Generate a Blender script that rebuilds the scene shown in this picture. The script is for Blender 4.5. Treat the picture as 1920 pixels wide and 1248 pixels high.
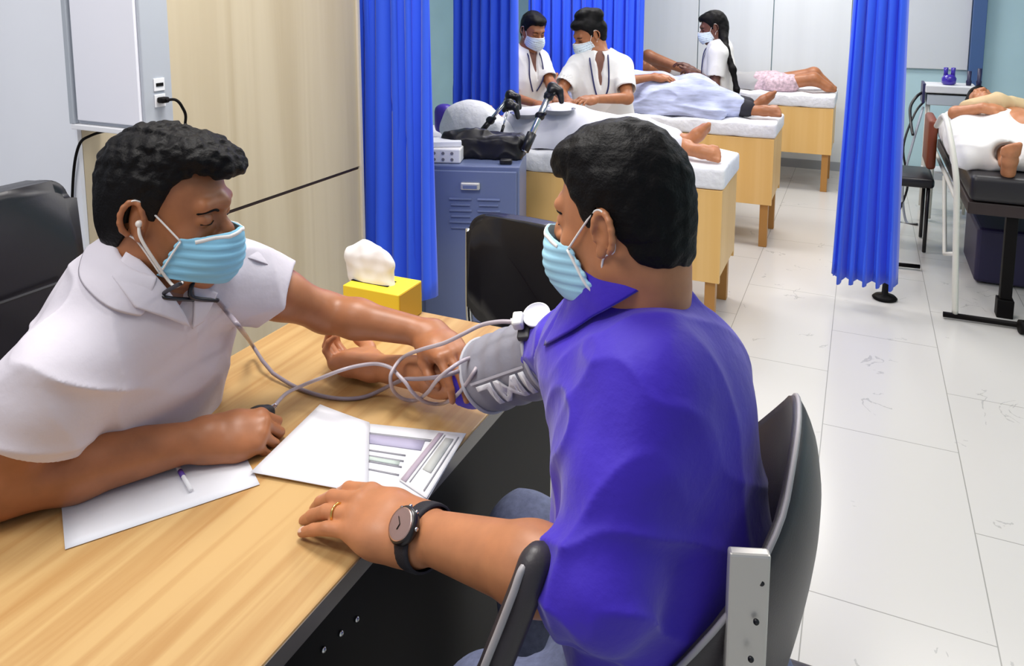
import bpy, bmesh, math, random
import numpy as np
from mathutils import Vector, Matrix
for o in list(bpy.data.objects): bpy.data.objects.remove(o)
SC = bpy.context.scene
COL = SC.collection
rnd = random.Random(4)

# ------------------------------------------------------------------ camera
FPX, PCX, PCY, HCAM = 1440.0, 960.0, 176.0, 1.55
PITCH = math.atan2(PCY + 12, FPX)
YAW = math.atan2(664, math.hypot(FPX, PCY + 12))
CF = Vector((-math.sin(YAW)*math.cos(PITCH), math.cos(YAW)*math.cos(PITCH), -math.sin(PITCH)))
CR = Vector((math.cos(YAW), math.sin(YAW), 0))
CU = CR.cross(CF)
cam = bpy.data.objects.new('camera', bpy.data.cameras.new('camera'))
COL.objects.link(cam)
m = Matrix((CR, CU, -CF)).transposed().to_4x4(); m.translation = (0, 0, HCAM)
cam.matrix_world = m
cam.data.sensor_width = 36; cam.data.lens = FPX/1920*36
cam.data.shift_y = -(624-PCY)/1920
cam.data.clip_start = 0.05
SC.camera = cam

# ------------------------------------------------------------------ world, exposure, lamps
SC.view_settings.view_transform = 'Standard'; SC.view_settings.look = 'None'
SC.view_settings.gamma = 1; SC.view_settings.use_curve_mapping = False
SC.view_settings.exposure = 0.10
w = bpy.data.worlds.new('room_air'); SC.world = w; w.use_nodes = True
w.node_tree.nodes['Background'].inputs[0].default_value = (0.80, 0.86, 1.0, 1)
w.node_tree.nodes['Background'].inputs[1].default_value = 0.40
def panel_lamp(x, y, z, sx, sy, watts, col=(1, 0.97, 0.93)):
    l = bpy.data.lights.new('ceiling_or_fill_light', 'AREA'); l.shape = 'RECTANGLE'
    l.size = sx; l.size_y = sy; l.energy = watts; l.color = col
    o = bpy.data.objects.new('ceiling_or_fill_light', l); COL.objects.link(o); o.location = (x, y, z)
    return o
LAMPS = [(-0.95, 1.35, 0.60, 0.60, 29), (-1.3, 0.1, 1.2, 0.6, 23), (-0.5, 3.2, 1.2, 0.6, 20), (-1.6, 4.6, 1.2, 0.6, 30),  # the second is an unseen fill, added to brighten the white cross wall
         (0.9, 4.6, 1.2, 0.6, 22), (-0.6, 6.2, 1.2, 0.6, 34), (1.2, 2.3, 0.6, 0.6, 14)]
for x, y, sx, sy, wt in LAMPS: panel_lamp(x, y, 2.62, sx, sy, wt)

# ------------------------------------------------------------------ helpers
def spot(x, y, d):
    """the world point seen at pixel x, y at distance d along the view axis"""
    v = CF + CR*((x-PCX)/FPX) - CU*((y-PCY)/FPX)
    return Vector((0, 0, HCAM)) + v*d
def onz(x, y, z):
    v = CF + CR*((x-PCX)/FPX) - CU*((y-PCY)/FPX)
    return Vector((0, 0, HCAM)) + v*((z-HCAM)/v.z)
def lin(c):
    c = c/255.0
    return c/12.92 if c <= 0.04045 else ((c+0.055)/1.055)**2.4
def rgb(h):
    return (lin(int(h[0:2], 16)), lin(int(h[2:4], 16)), lin(int(h[4:6], 16)), 1)

MATS = {}
def mat(name, col, rough=0.5, metal=0.0, spec=0.5, noise=None, bump=None, sheen=0, sss=0, coat=0, trans=0, emit=None):
    """noise=(scale, amount, stretch) colour variation; bump=(scale, strength, distance)"""
    if name in MATS: return MATS[name]
    M = bpy.data.materials.new(name); M.use_nodes = True
    nt = M.node_tree; b = nt.nodes['Principled BSDF']
    c = rgb(col) if isinstance(col, str) else col
    b.inputs['Base Color'].default_value = c
    b.inputs['Roughness'].default_value = rough; b.inputs['Metallic'].default_value = metal
    b.inputs['Specular IOR Level'].default_value = spec
    if sheen: b.inputs['Sheen Weight'].default_value = sheen
    if coat: b.inputs['Coat Weight'].default_value = coat; b.inputs['Coat Roughness'].default_value = 0.15
    if trans: b.inputs['Transmission Weight'].default_value = trans
    if sss:
        b.inputs['Subsurface Weight'].default_value = sss
        b.inputs['Subsurface Radius'].default_value = (0.012, 0.005, 0.003)
        b.inputs['Subsurface Scale'].default_value = 1
    tc = nt.nodes.new('ShaderNodeTexCoord')
    if noise:
        mp = nt.nodes.new('ShaderNodeMapping'); nt.links.new(tc.outputs['Object'], mp.inputs[0])
        st = noise[2] if len(noise) > 2 else (1, 1, 1)
        mp.inputs['Scale'].default_value = st
        n = nt.nodes.new('ShaderNodeTexNoise'); n.inputs['Scale'].default_value = noise[0]; n.inputs['Detail'].default_value = 5
        nt.links.new(mp.outputs[0], n.inputs['Vector'])
        r = nt.nodes.new('ShaderNodeValToRGB'); nt.links.new(n.outputs['Fac'], r.inputs[0])
        a = noise[1]
        r.color_ramp.elements[0].position = 0.3; r.color_ramp.elements[1].position = 0.7
        r.color_ramp.elements[0].color = tuple(v*(1-a) for v in c[:3])+(1,)
        r.color_ramp.elements[1].color = tuple(min(1, v*(1+a)) for v in c[:3])+(1,)
        nt.links.new(r.outputs[0], b.inputs['Base Color'])
    if bump:
        n2 = nt.nodes.new('ShaderNodeTexNoise'); n2.inputs['Scale'].default_value = bump[0]; n2.inputs['Detail'].default_value = 4
        nt.links.new(tc.outputs['Object'], n2.inputs['Vector'])
        bp = nt.nodes.new('ShaderNodeBump'); bp.inputs['Strength'].default_value = bump[1]
        bp.inputs['Distance'].default_value = bump[2] if len(bump) > 2 else 0.002
        nt.links.new(n2.outputs['Fac'], bp.inputs['Height']); nt.links.new(bp.outputs[0], b.inputs['Normal'])
    MATS[name] = M
    return M

def link(name, bm, material, parent=None, smooth=False, bevel=0, loc=None, rot=None):
    me = bpy.data.meshes.new(name); bm.to_mesh(me); bm.free()
    if smooth: me.polygons.foreach_set('use_smooth', [True]*len(me.polygons))
    o = bpy.data.objects.new(name, me); COL.objects.link(o)
    if material: me.materials.append(material)
    if parent: o.parent = parent
    if loc: o.location = loc
    if rot: o.rotation_euler = rot
    if bevel:
        md = o.modifiers.new('bevel', 'BEVEL'); md.width = bevel; md.segments = 2; md.limit_method = 'ANGLE'
        md.angle_limit = math.radians(40)
        md.harden_normals = False
    return o
def thing(name, label, cat, loc=(0, 0, 0), rz=0, group=None):
    o = bpy.data.objects.new(name, None); COL.objects.link(o); o.empty_display_size = 0.1
    o.location = loc; o.rotation_euler = (0, 0, rz); o['label'] = label; o['category'] = cat
    if group: o['group'] = group
    return o
def tag(o, label, cat, group=None):
    o['label'] = label; o['category'] = cat
    if group: o['group'] = group
    return o
def struct(o):
    o['kind'] = 'structure'; return o

def box(bm, c, s, R=None):
    vs = []
    for z in (-1, 1):
        for y in (-1, 1):
            for x in (-1, 1):
                v = Vector((x*s[0]/2, y*s[1]/2, z*s[2]/2))
                if R is not None: v = R @ v
                vs.append(bm.verts.new(v+Vector(c)))
    for f in ((0, 2, 3, 1), (4, 5, 7, 6), (0, 1, 5, 4), (2, 6, 7, 3), (0, 4, 6, 2), (1, 3, 7, 5)):
        bm.faces.new([vs[i] for i in f])
    return bm
def bx(c, s, R=None): return box(bmesh.new(), c, s, R)
def span(a, b):
    """box between two corners"""
    return bx([(a[i]+b[i])/2 for i in range(3)], [abs(a[i]-b[i]) for i in range(3)])
def smoothpath(P, n=8, closed=False):
    P = [Vector(p) for p in P]; out = []
    m_ = len(P)
    for i in range(m_ if closed else m_-1):
        if closed: p0, p1, p2, p3 = P[(i-1) % m_], P[i], P[(i+1) % m_], P[(i+2) % m_]
        else: p0, p1, p2, p3 = P[max(i-1, 0)], P[i], P[i+1], P[min(i+2, m_-1)]
        for k in range(n):
            t = k/n
            out.append(0.5*((2*p1)+(p2-p0)*t+(2*p0-5*p1+4*p2-p3)*t*t+(3*p1-p0-3*p2+p3)*t**3))
    if not closed: out.append(P[-1])
    return out
def tube(bm, P, r, seg=10, closed=False, prof=None):
    """sweep; r number or list; prof=(w,h) gives flattened section"""
    P = [Vector(p) for p in P]; N = len(P); rings = []
    up = None
    for i, p in enumerate(P):
        a = P[(i-1) % N] if (closed or i > 0) else P[0]
        b = P[(i+1) % N] if (closed or i < N-1) else P[-1]
        t = (b-a).normalized()
        if up is None:
            up = Vector((0, 0, 1)) if abs(t.z) < 0.9 else Vector((1, 0, 0))
        s = t.cross(up)
        if s.length < 1e-6: s = t.orthogonal()
        s.normalize(); up = s.cross(t).normalized()
        rr = r[i] if isinstance(r, (list, tuple)) else r
        ww, hh = (prof if prof else (1, 1))
        rings.append([bm.verts.new(p+s*(math.cos(2*math.pi*k/seg)*rr*ww)+up*(math.sin(2*math.pi*k/seg)*rr*hh)) for k in range(seg)])
    for i in range(N if closed else N-1):
        A, B = rings[i], rings[(i+1) % N]
        for k in range(seg):
            bm.faces.new((A[k], A[(k+1) % seg], B[(k+1) % seg], B[k]))
    if not closed:
        bm.faces.new(rings[0][::-1]); bm.faces.new(rings[-1])
    return bm
def tb(P, r, seg=10, closed=False, prof=None): return tube(bmesh.new(), P, r, seg, closed, prof)
def lathe(bm, prof, c=(0, 0, 0), R=None, seg=24):
    rings = []
    for (rr, z) in prof:
        ring = []
        for k in range(seg):
            a = 2*math.pi*k/seg
            v = Vector((rr*math.cos(a), rr*math.sin(a), z))
            if R is not None: v = R @ v
            ring.append(bm.verts.new(v+Vector(c)))
        rings.append(ring)
    for i in range(len(rings)-1):
        for k in range(seg):
            bm.faces.new((rings[i][k], rings[i][(k+1) % seg], rings[i+1][(k+1) % seg], rings[i+1][k]))
    bm.faces.new(rings[0][::-1]); bm.faces.new(rings[-1])
    return bm
def rotto(d, up=(0, 0, 1)):
    """rotation whose z axis is d"""
    z = Vector(d).normalized(); u = Vector(up)
    if abs(z.dot(u)) > 0.98: u = Vector((1, 0, 0))
    x = u.cross(z).normalized(); y = z.cross(x)
    return Matrix((x, y, z)).transposed()
def rbox(c, s, r, seg=4, R=None):
    """box with rounded corners all over"""
    bm = bmesh.new(); box(bm, (0, 0, 0), s)
    bmesh.ops.bevel(bm, geom=bm.edges[:]+bm.verts[:], offset=r, segments=seg, profile=0.5, affect='EDGES')
    M_ = (R.to_4x4() if R is not None else Matrix.Identity(4)); M_.translation = Vector(c)
    bmesh.ops.transform(bm, matrix=M_, verts=bm.verts)
    return bm
def rounded_slab(w, h, t, r, seg=6):
    """rounded rectangle in xz plane, thickness along y, centred"""
    bm = bmesh.new(); pts = []
    for cx, cz, a0 in ((w/2-r, h/2-r, 0), (-w/2+r, h/2-r, 90), (-w/2+r, -h/2+r, 180), (w/2-r, -h/2+r, 270)):
        for k in range(seg+1):
            a = math.radians(a0+90*k/seg); pts.append((cx+r*math.cos(a), cz+r*math.sin(a)))
    A = [bm.verts.new((x, -t/2, z)) for x, z in pts]; B = [bm.verts.new((x, t/2, z)) for x, z in pts]
    n = len(pts)
    bm.faces.new(A); bm.faces.new(B[::-1])
    for i in range(n): bm.faces.new((A[i], B[i], B[(i+1) % n], A[(i+1) % n]))
    return bm

# ------------------------------------------------------------------ smooth solids: distance fields meshed into one surface
def V3(a): return np.array(a, dtype=np.float64)
class Solid:
    def __init__(s): s.ops = []
    def add(s, kind, fn, c, R, k): s.ops.append((kind, fn, V3(c), R, k)); return s
    def chain(s, P, r, k=0.02, kind='u', sq=None):
        P = [V3(p) for p in P]
        if not hasattr(r, '__len__'): r = [r]*len(P)
        for i in range(len(P)-1):
            a, b, r1, r2 = P[i], P[i+1], r[i], r[i+1]
            ab = b-a; L = max(float(ab @ ab), 1e-12)
            if sq is None:
                def fn(p, a=a, ab=ab, L=L, r1=r1, r2=r2):
                    q = p-a; t = np.clip((q @ ab)/L, 0, 1)
                    return np.linalg.norm(q-t[:, None]*ab, axis=1)-(r1+t*(r2-r1))
            else:
                n, f = V3(sq[0]), sq[1]; n = n/np.linalg.norm(n)
                ab2 = ab+n*((ab @ n)*(1/f-1)); L2 = max(float(ab2 @ ab2), 1e-12)
                def fn(p, a=a, ab=ab2, L=L2, r1=r1, r2=r2, n=n, f=f):
                    q = p-a; q = q+((q @ n)*(1/f-1))[:, None]*n
                    t = np.clip((q @ ab)/L, 0, 1)
                    return (np.linalg.norm(q-t[:, None]*ab, axis=1)-(r1+t*(r2-r1)))*min(1, f)
            s.add(kind, fn, (a+b)/2, math.sqrt(L)/2+max(r1, r2), k)
        return s
    def ell(s, c, r, X=None, k=0.02, kind='u'):
        c = V3(c); r = V3(r); X = np.eye(3) if X is None else np.array(X)
        def fn(p):
            q = (p-c) @ X.T
            k0 = np.linalg.norm(q/r, axis=1); k1 = np.linalg.norm(q/(r*r), axis=1)
            return k0*(k0-1)/np.maximum(k1, 1e-9)
        return s.add(kind, fn, c, float(r.max()), k)
    def rbx(s, c, h, rr, X=None, k=0.01, kind='u'):
        c = V3(c); h = V3(h)-rr; X = np.eye(3) if X is None else np.array(X)
        def fn(p):
            q = np.abs((p-c) @ X.T)-h
            return np.linalg.norm(np.maximum(q, 0), axis=1)+np.minimum(q.max(1), 0)-rr
        return s.add(kind, fn, c, float(np.linalg.norm(h)+rr), k)
    def plane(s, c, n, k=0.003):
        """keep what lies behind the plane (opposite n)"""
        c = V3(c); n = V3(n)/np.linalg.norm(V3(n))
        return s.add('i', lambda p: (p-c) @ n, c, 1e9, k)
    def cut(s, c, n, rad, k=0.003):
        """take away the half space beyond a plane, only within rad of c"""
        c = V3(c); n = V3(n)/np.linalg.norm(V3(n))
        return s.add('s', lambda p: np.maximum(-((p-c) @ n), np.linalg.norm(p-c, axis=1)-rad), c, rad, k)
    def sub(s, other, off=0.0, k=0.002):
        return s.add('s', lambda p: other.ev(p)-off, (0, 0, 0), 1e9, k)
    def inter(s, other, off=0.0, k=0.002):
        return s.add('i', lambda p: other.ev(p)-off, (0, 0, 0), 1e9, k)
    def warp(s, fn):
        """displace: fn(p) is added to the distance"""
        return s.add('w', fn, (0, 0, 0), 1e9, 0)
    def ev(s, p, ops=None):
        d = np.full(len(p), 1e3)
        for kind, fn, c, R, k in (s.ops if ops is None else ops):
            if kind == 'w': d = d+fn(p); continue
            e = fn(p)
            if kind == 'u':
                if k > 0:
                    h = np.maximum(k-np.abs(d-e), 0)/k; d = np.minimum(d, e)-h*h*k*0.25
                else: d = np.minimum(d, e)
            else:
                if kind == 's': e = -e
                if k > 0:
                    h = np.maximum(k-np.abs(d-e), 0)/k; d = np.maximum(d, e)+h*h*k*0.25
                else: d = np.maximum(d, e)
        return d
    def mesh(s, h, lo=None, hi=None, n=14, smooth=1, slack=1.25):
        us = [o for o in s.ops if o[0] == 'u']
        if lo is None:
            lo = np.min([o[2]-o[3] for o in us], axis=0)-3*h; hi = np.max([o[2]+o[3] for o in us], axis=0)+3*h
        lo = V3(lo); hi = V3(hi)
        nb = np.maximum(np.ceil((hi-lo)/(h*n)).astype(int), 1)
        I = np.stack(np.meshgrid(*[np.arange(v) for v in nb], indexing='ij'), -1).reshape(-1, 3)
        cen = lo+(I+0.5)*h*n; Rb = h*n*math.sqrt(3)/2
        d = np.concatenate([s.ev(cen[i:i+20000]) for i in range(0, len(cen), 20000)])
        act = I[np.abs(d) < Rb*slack+0.004]
        dims = nb*n+3
        g = np.arange(n+1); G = np.stack(np.meshgrid(g, g, g, indexing='ij'), -1).reshape(-1, 3)
        kv, pv, quads = [], [], []
        CO = np.array([[x, y, z] for x in (0, 1) for y in (0, 1) for z in (0, 1)])
        ED = [(a, b) for a in range(8) for b in range(a+1, 8) if np.abs(CO[a]-CO[b]).sum() == 1]
        def key(ix): return ((ix[:, 0]+1)*dims[1]+(ix[:, 1]+1))*dims[2]+(ix[:, 2]+1)
        for b in act:
            bc = lo+(b+0.5)*h*n
            ops = [o for o in s.ops if o[0] in 'wi' or np.linalg.norm(o[2]-bc) < o[3]*1.02+Rb+o[4]+0.03]
            if not any(o[0] == 'u' for o in ops): continue
            base = b*n
            f = s.ev(lo+(base+G)*h, ops).reshape(n+1, n+1, n+1)
            S = f < 0
            if S.all() or not S.any(): continue
            cs = np.stack([S[c[0]:c[0]+n, c[1]:c[1]+n, c[2]:c[2]+n] for c in CO], -1)
            mx = cs.any(-1) & ~cs.all(-1)
            ix = np.argwhere(mx)
            if not len(ix): continue
            fv = np.stack([f[ix[:, 0]+c[0], ix[:, 1]+c[1], ix[:, 2]+c[2]] for c in CO], -1)
            acc = np.zeros((len(ix), 3)); cnt = np.zeros(len(ix))
            for a, c in ED:
                fa, fb = fv[:, a], fv[:, c]; cr = (fa < 0) != (fb < 0)
                t = np.where(cr, fa/np.where(cr, fa-fb, 1), 0)
                acc += np.where(cr[:, None], CO[a]+t[:, None]*(CO[c]-CO[a]), 0); cnt += cr
            pv.append(lo+(base+ix+acc/cnt[:, None])*h); kv.append(key(base+ix))
            for ax in range(3):
                sl = [slice(0, n)]*3; sh = list(sl); sh[ax] = slice(1, n+1)
                A = S[tuple(sl)]; B = S[tuple(sh)]
                e = np.argwhere(A != B)
                if not len(e): continue
                ins = A[e[:, 0], e[:, 1], e[:, 2]]
                u = np.eye(3, dtype=int)[(ax+1) % 3]; v = np.eye(3, dtype=int)[(ax+2) % 3]
                gidx = base+e
                q = np.stack([key(gidx-u-v), key(gidx-v), key(gidx), key(gidx-u)], 1)
                q[~ins] = q[~ins][:, ::-1]
                quads.append(q)
        K = np.concatenate(kv); Pn = np.concatenate(pv); Q = np.concatenate(quads)
        o = np.argsort(K); K = K[o]; Pn = Pn[o]
        J = np.clip(np.searchsorted(K, Q), 0, len(K)-1)
        ok = (K[J] == Q).all(1); J = J[ok]
        for _ in range(smooth):
            acc = np.zeros_like(Pn); cnt = np.zeros(len(Pn))
            for a, b in ((0, 1), (1, 2), (2, 3), (3, 0)):
                np.add.at(acc, J[:, a], Pn[J[:, b]]); np.add.at(cnt, J[:, a], 1)
                np.add.at(acc, J[:, b], Pn[J[:, a]]); np.add.at(cnt, J[:, b], 1)
            g_ = cnt > 0
            Pn[g_] = 0.5*Pn[g_]+0.5*acc[g_]/cnt[g_][:, None]
        return Pn, J
    def obj(s, name, h, material, parent=None, **kw):
        Pn, J = s.mesh(h, **kw)
        me = bpy.data.meshes.new(name)
        me.vertices.add(len(Pn)); me.vertices.foreach_set('co', Pn.astype(np.float32).ravel())
        me.loops.add(J.size); me.loops.foreach_set('vertex_index', J.astype(np.int32).ravel())
        me.polygons.add(len(J)); me.polygons.foreach_set('loop_start', np.arange(0, J.size, 4, dtype=np.int32))
        me.polygons.foreach_set('loop_total', np.full(len(J), 4, dtype=np.int32))
        me.polygons.foreach_set('use_smooth', np.ones(len(J), dtype=bool))
        me.update(calc_edges=True); me.validate()
        o = bpy.data.objects.new(name, me); COL.objects.link(o); me.materials.append(material)
        if parent:
            o.parent = parent
            o.matrix_parent_inverse = parent.matrix_world.inverted() if parent.parent is None else Matrix.Identity(4)
            # geometry is in world coordinates: bring it into the parent's frame
            M_ = Matrix.LocRotScale(parent.location, parent.rotation_euler, None).inverted()
            o.matrix_parent_inverse = Matrix.Identity(4); me.transform(M_)
        return o
def nz(p, f, seed=0):
    """cheap smooth noise in about -1..1"""
    a = p*f+seed*7.31
    x, y, z = a[:, 0], a[:, 1], a[:, 2]
    return (np.sin(x+1.7*np.sin(y*0.9+seed))+np.sin(y*1.1+1.3*np.sin(z*1.2+2.1))+np.sin(z*0.95+1.5*np.sin(x*1.05+seed*2)))/3
def wparent(o, parent):
    """parent a mesh whose vertices are in world coordinates"""
    o.parent = parent
    M_ = Matrix.LocRotScale(parent.location, parent.rotation_euler, None).inverted()
    o.data.transform(M_); return o
# ------------------------------------------------------------------ materials of the place
def wood(name, light, dark, axis='y', scale=1.0, rough=0.35, seams=0):
    M = bpy.data.materials.new(name); M.use_nodes = True; nt = M.node_tree; b = nt.nodes['Principled BSDF']
    b.inputs['Roughness'].default_value = rough; b.inputs['Specular IOR Level'].default_value = 0.4
    tc = nt.nodes.new('ShaderNodeTexCoord'); mp = nt.nodes.new('ShaderNodeMapping')
    st = {'x': (1.2, 26, 26), 'y': (26, 1.2, 26), 'z': (26, 26, 0.9)}[axis]
    mp.inputs['Scale'].default_value = tuple(v*scale for v in st)
    nt.links.new(tc.outputs['Object'], mp.inputs[0])
    n = nt.nodes.new('ShaderNodeTexNoise'); n.inputs['Scale'].default_value = 1.0; n.inputs['Detail'].default_value = 6
    n.inputs['Distortion'].default_value = 0.6
    nt.links.new(mp.outputs[0], n.inputs['Vector'])
    r = nt.nodes.new('ShaderNodeValToRGB'); nt.links.new(n.outputs['Fac'], r.inputs[0])
    e = r.color_ramp.elements; e[0].position = 0.34; e[1].position = 0.62
    e[0].color = rgb(dark); e[1].color = rgb(light)
    nt.links.new(r.outputs[0], b.inputs['Base Color'])
    MATS[name] = M
    return M
m_desk = wood('desk laminate', 'C9A56F', 'B58A55', 'y', 1.3, 0.36)
m_panel = wood('pale wall laminate', 'D2C3A6', 'C2B192', 'z', 0.35, 0.4)
m_bedwood = wood('bed laminate', 'EEC27C', 'E6B66A', 'z', 0.4, 0.4)
m_black = mat('black laminate', '0B0808', 0.55, spec=0.15)
m_leather = mat('black leather', '16141A', 0.33, spec=0.55, bump=(260, 0.12, 0.001))
m_leather2 = mat('dark brown grey leatherette', '353034', 0.42, spec=0.5, bump=(380, 0.2, 0.001))
m_chrome = mat('chrome', 'D8D8D8', 0.18, metal=1)
m_alu = mat('satin aluminium', 'D9D6CC', 0.42, metal=0.55)
m_white = mat('white plastic', 'EDEDF0', 0.4)
m_wall = mat('white wall paint', 'F4F6FC', 0.8, noise=(3, 0.02))
m_aqua = mat('aqua wall paint', 'AACFD5', 0.8, noise=(3, 0.04))
m_groove = mat('dark groove', '2A1512', 0.6)
m_sheet = mat('white bed sheet', 'ECECF0', 0.85, bump=(18, 0.5, 0.02))
m_skin = mat('brown skin', 'BA7C55', 0.42, spec=0.45, sss=0.05, noise=(30, 0.10), bump=(320, 0.10, 0.0008))
m_skin_d = mat('darker brown skin', 'A56A45', 0.42, spec=0.45, sss=0.05, noise=(26, 0.12), bump=(300, 0.10, 0.0008))
m_hair = mat('black hair', '0A0809', 0.55, spec=0.16, bump=(240, 0.5, 0.003))
m_curt = mat('royal blue curtain cloth', '2C5EF6', 0.7, sheen=0.25, noise=(6, 0.10, (1, 1, 0.2)))

# floor: large cream tiles with thin grey joints and faint veins
M = bpy.data.materials.new('cream marble tile'); M.use_nodes = True; nt = M.node_tree; b = nt.nodes['Principled BSDF']
b.inputs['Roughness'].default_value = 0.22
tc = nt.nodes.new('ShaderNodeTexCoord'); sx = nt.nodes.new('ShaderNodeSeparateXYZ'); nt.links.new(tc.outputs['Object'], sx.inputs[0])
def mnode(op, a, c=None, v=None):
    n = nt.nodes.new('ShaderNodeMath'); n.operation = op
    nt.links.new(a, n.inputs[0])
    if c is not None: nt.links.new(c, n.inputs[1])
    elif v is not None: n.inputs[1].default_value = v
    return n.outputs[0]
def joint(o, size, wd=0.0032):
    q = mnode('ABSOLUTE', mnode('SUBTRACT', mnode('FRACT', mnode('DIVIDE', o, v=size)), v=0.5))
    return mnode('GREATER_THAN', q, v=0.5-wd/2/size)
xo = mnode('SUBTRACT', sx.outputs[0], v=-0.06)
col_ = mnode('MODULO', mnode('ADD', mnode('FLOOR', mnode('DIVIDE', xo, v=0.431)), v=40), v=2)
yo = mnode('ADD', mnode('SUBTRACT', sx.outputs[1], v=1.985), mnode('MULTIPLY', col_, v=0.431))
j = mnode('MAXIMUM', joint(xo, 0.431), joint(yo, 0.862))
n1 = nt.nodes.new('ShaderNodeTexNoise'); n1.inputs['Scale'].default_value = 2.6; n1.inputs['Detail'].default_value = 7; n1.inputs['Distortion'].default_value = 1.8
nt.links.new(tc.outputs['Object'], n1.inputs['Vector'])
vein = mnode('LESS_THAN', mnode('ABSOLUTE', mnode('SUBTRACT', n1.outputs['Fac'], v=0.5)), v=0.007)
n2 = nt.nodes.new('ShaderNodeTexNoise'); n2.inputs['Scale'].default_value = 4.5; nt.links.new(tc.outputs['Object'], n2.inputs['Vector'])
vein = mnode('MULTIPLY', mnode('MULTIPLY', vein, mnode('GREATER_THAN', n2.outputs['Fac'], v=0.60)), v=0.42)
mx1 = nt.nodes.new('ShaderNodeMix'); mx1.data_type = 'RGBA'; mx1.inputs[6].default_value = rgb('CFCCC7'); mx1.inputs[7].default_value = rgb('8B8A88')
nt.links.new(vein, mx1.inputs[0])
mx2 = nt.nodes.new('ShaderNodeMix'); mx2.data_type = 'RGBA'; mx2.inputs[7].default_value = rgb('9C9A94')
nt.links.new(j, mx2.inputs[0]); nt.links.new(mx1.outputs[2], mx2.inputs[6]); nt.links.new(mx2.outputs[2], b.inputs['Base Color'])
m_floor = M

# ------------------------------------------------------------------ the room
WX = -1.76          # face of the wood clad side wall
YC = 1.27           # where the white cross wall meets it
XL, XR, YB = -3.6, 2.6, 7.25
struct(link('floor', span((XL-0.2, -1.2, -0.1), (XR+0.2, YB+0.2, 0)), m_floor))
struct(link('ceiling', span((XL-0.2, -1.2, 2.7), (XR+0.2, YB+0.2, 2.8)), m_wall))
# wood clad side wall with a dark horizontal groove
struct(link('wall_left', span((WX-0.10, YC, 0), (WX, 2.42, 0.872)), m_panel))
struct(link('wall_left_upper', span((WX-0.10, YC, 0.884), (WX, 2.42, 2.7)), m_panel))
struct(link('trim_1', span((WX-0.095, YC+0.01, 0.872), (WX-0.004, 2.415, 0.884)), m_groove))
struct(link('trim_2', span((WX-0.10, 2.42, 0), (WX+0.010, 2.433, 2.7)), mat('cream edging', 'DCD2C4', 0.5)))
# white cross wall behind the near chair
struct(link('wall_front_left', span((-3.4, YC-0.012, 0), (WX-0.001, YC-0.001, 2.7)), m_wall))
# ward walls
struct(link('wall_ward_left', span((XL-0.1, YC+0.1, 0), (XL, YB+0.1, 2.7)), m_aqua))
struct(link('wall_back', span((XL-0.1, YB, 0), (XR+0.2, YB+0.1, 2.7)), mat('pale blue grey paint', 'B2D0D8', 0.8, noise=(2, 0.04))))
struct(link('wall_right', span((XR, -1.2, 0), (XR+0.1, YB, 2.7)), m_aqua))
# ------------------------------------------------------------------ back wall cladding, board, dark column
m_board = mat('white wall board', 'DDE1E3', 0.6, noise=(1.5, 0.03, (6, 1, 0.3)))
xs = [-2.35, -1.40, -0.74, -0.10, 0.27]
for i in range(4):
    struct(link('trim_%d' % (3+i), span((xs[i]+0.004, YB-0.03, 0.0), (xs[i+1]-0.004, YB-0.001, 2.7)), m_board, bevel=0.003))
struct(link('trim_7', span((0.276, YB-0.03, 0.93), (0.785, YB-0.001, 2.7)), mat('grey white board', 'CDD1D6', 0.6), bevel=0.004))
struct(link('trim_8', span((0.79, YB-0.09, 0), (0.885, YB-0.001, 2.7)), mat('slate blue column', '3F5D8E', 0.5), bevel=0.004))
struct(link('baseboard_back', span((XL, YB-0.042, 0), (0.79, YB-0.031, 0.08)), mat('grey skirting', '9FA3A8', 0.5)))

# ------------------------------------------------------------------ curtains: gathered cloth hung from a ceiling rail
def curtain(label, P0, P1, z0, z1, folds, amp, flare=1.0, nz_=34, gather=None, group=None, seed=1, m=None):
    rr = random.Random(seed)
    nu = folds*14; bm = bmesh.new(); grid = []
    P0 = Vector((P0[0], P0[1], 0)); P1 = Vector((P1[0], P1[1], 0))
    d = (P1-P0); L = d.length; t = d/L; nrm = Vector((-t.y, t.x, 0))
    ph = [rr.uniform(-0.9, 0.9) for _ in range(folds+3)]; am = [rr.uniform(0.55, 1.25) for _ in range(folds+3)]
    for k in range(nz_+1):
        f = k/nz_; z = z1+(z0-z1)*f; row = []
        wd = 1+(flare-1)*f**1.3
        for i in range(nu+1):
            u = i/nu; q = u*folds; a = int(q); w_ = q-a
            A = am[a]*(1-w_)+am[a+1]*w_; PHI = ph[a]*(1-w_)+ph[a+1]*w_
            off = amp*A*(0.55+0.6*f)*math.sin(2*math.pi*q+PHI*(0.4+f))+amp*0.28*math.sin(4*math.pi*q+3*f+seed)
            side = amp*0.35*math.sin(4*math.pi*q+PHI+1.0)
            uu = (u-0.5)*wd+0.5
            p = P0+t*(uu*L+side)+nrm*off
            zz = z+(0.012*math.sin(2*math.pi*q+0.6)*f if k == nz_ else 0)
            row.append(bm.verts.new((p.x, p.y, zz)))
        grid.append(row)
    for k in range(nz_):
        for i in range(nu): bm.faces.new((grid[k][i], grid[k+1][i], grid[k+1][i+1], grid[k][i+1]))
    base = P0.lerp(P1, 0.5)
    T = thing('curtain', label, 'curtain', (base.x, base.y, z0), 0, group)
    o = link('curtain_cloth', bm, m or m_curt, None, smooth=True); wparent(o, T)
    md = o.modifiers.new('cloth', 'SOLIDIFY'); md.thickness = 0.003
    r = tb([P0-t*0.05+Vector((0, 0, z1+0.025)), P1+t*0.05+Vector((0, 0, z1+0.025))], 0.012, 10)
    o = link('curtain_rail', r, m_alu, None, smooth=True); wparent(o, T)
    return T
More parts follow.
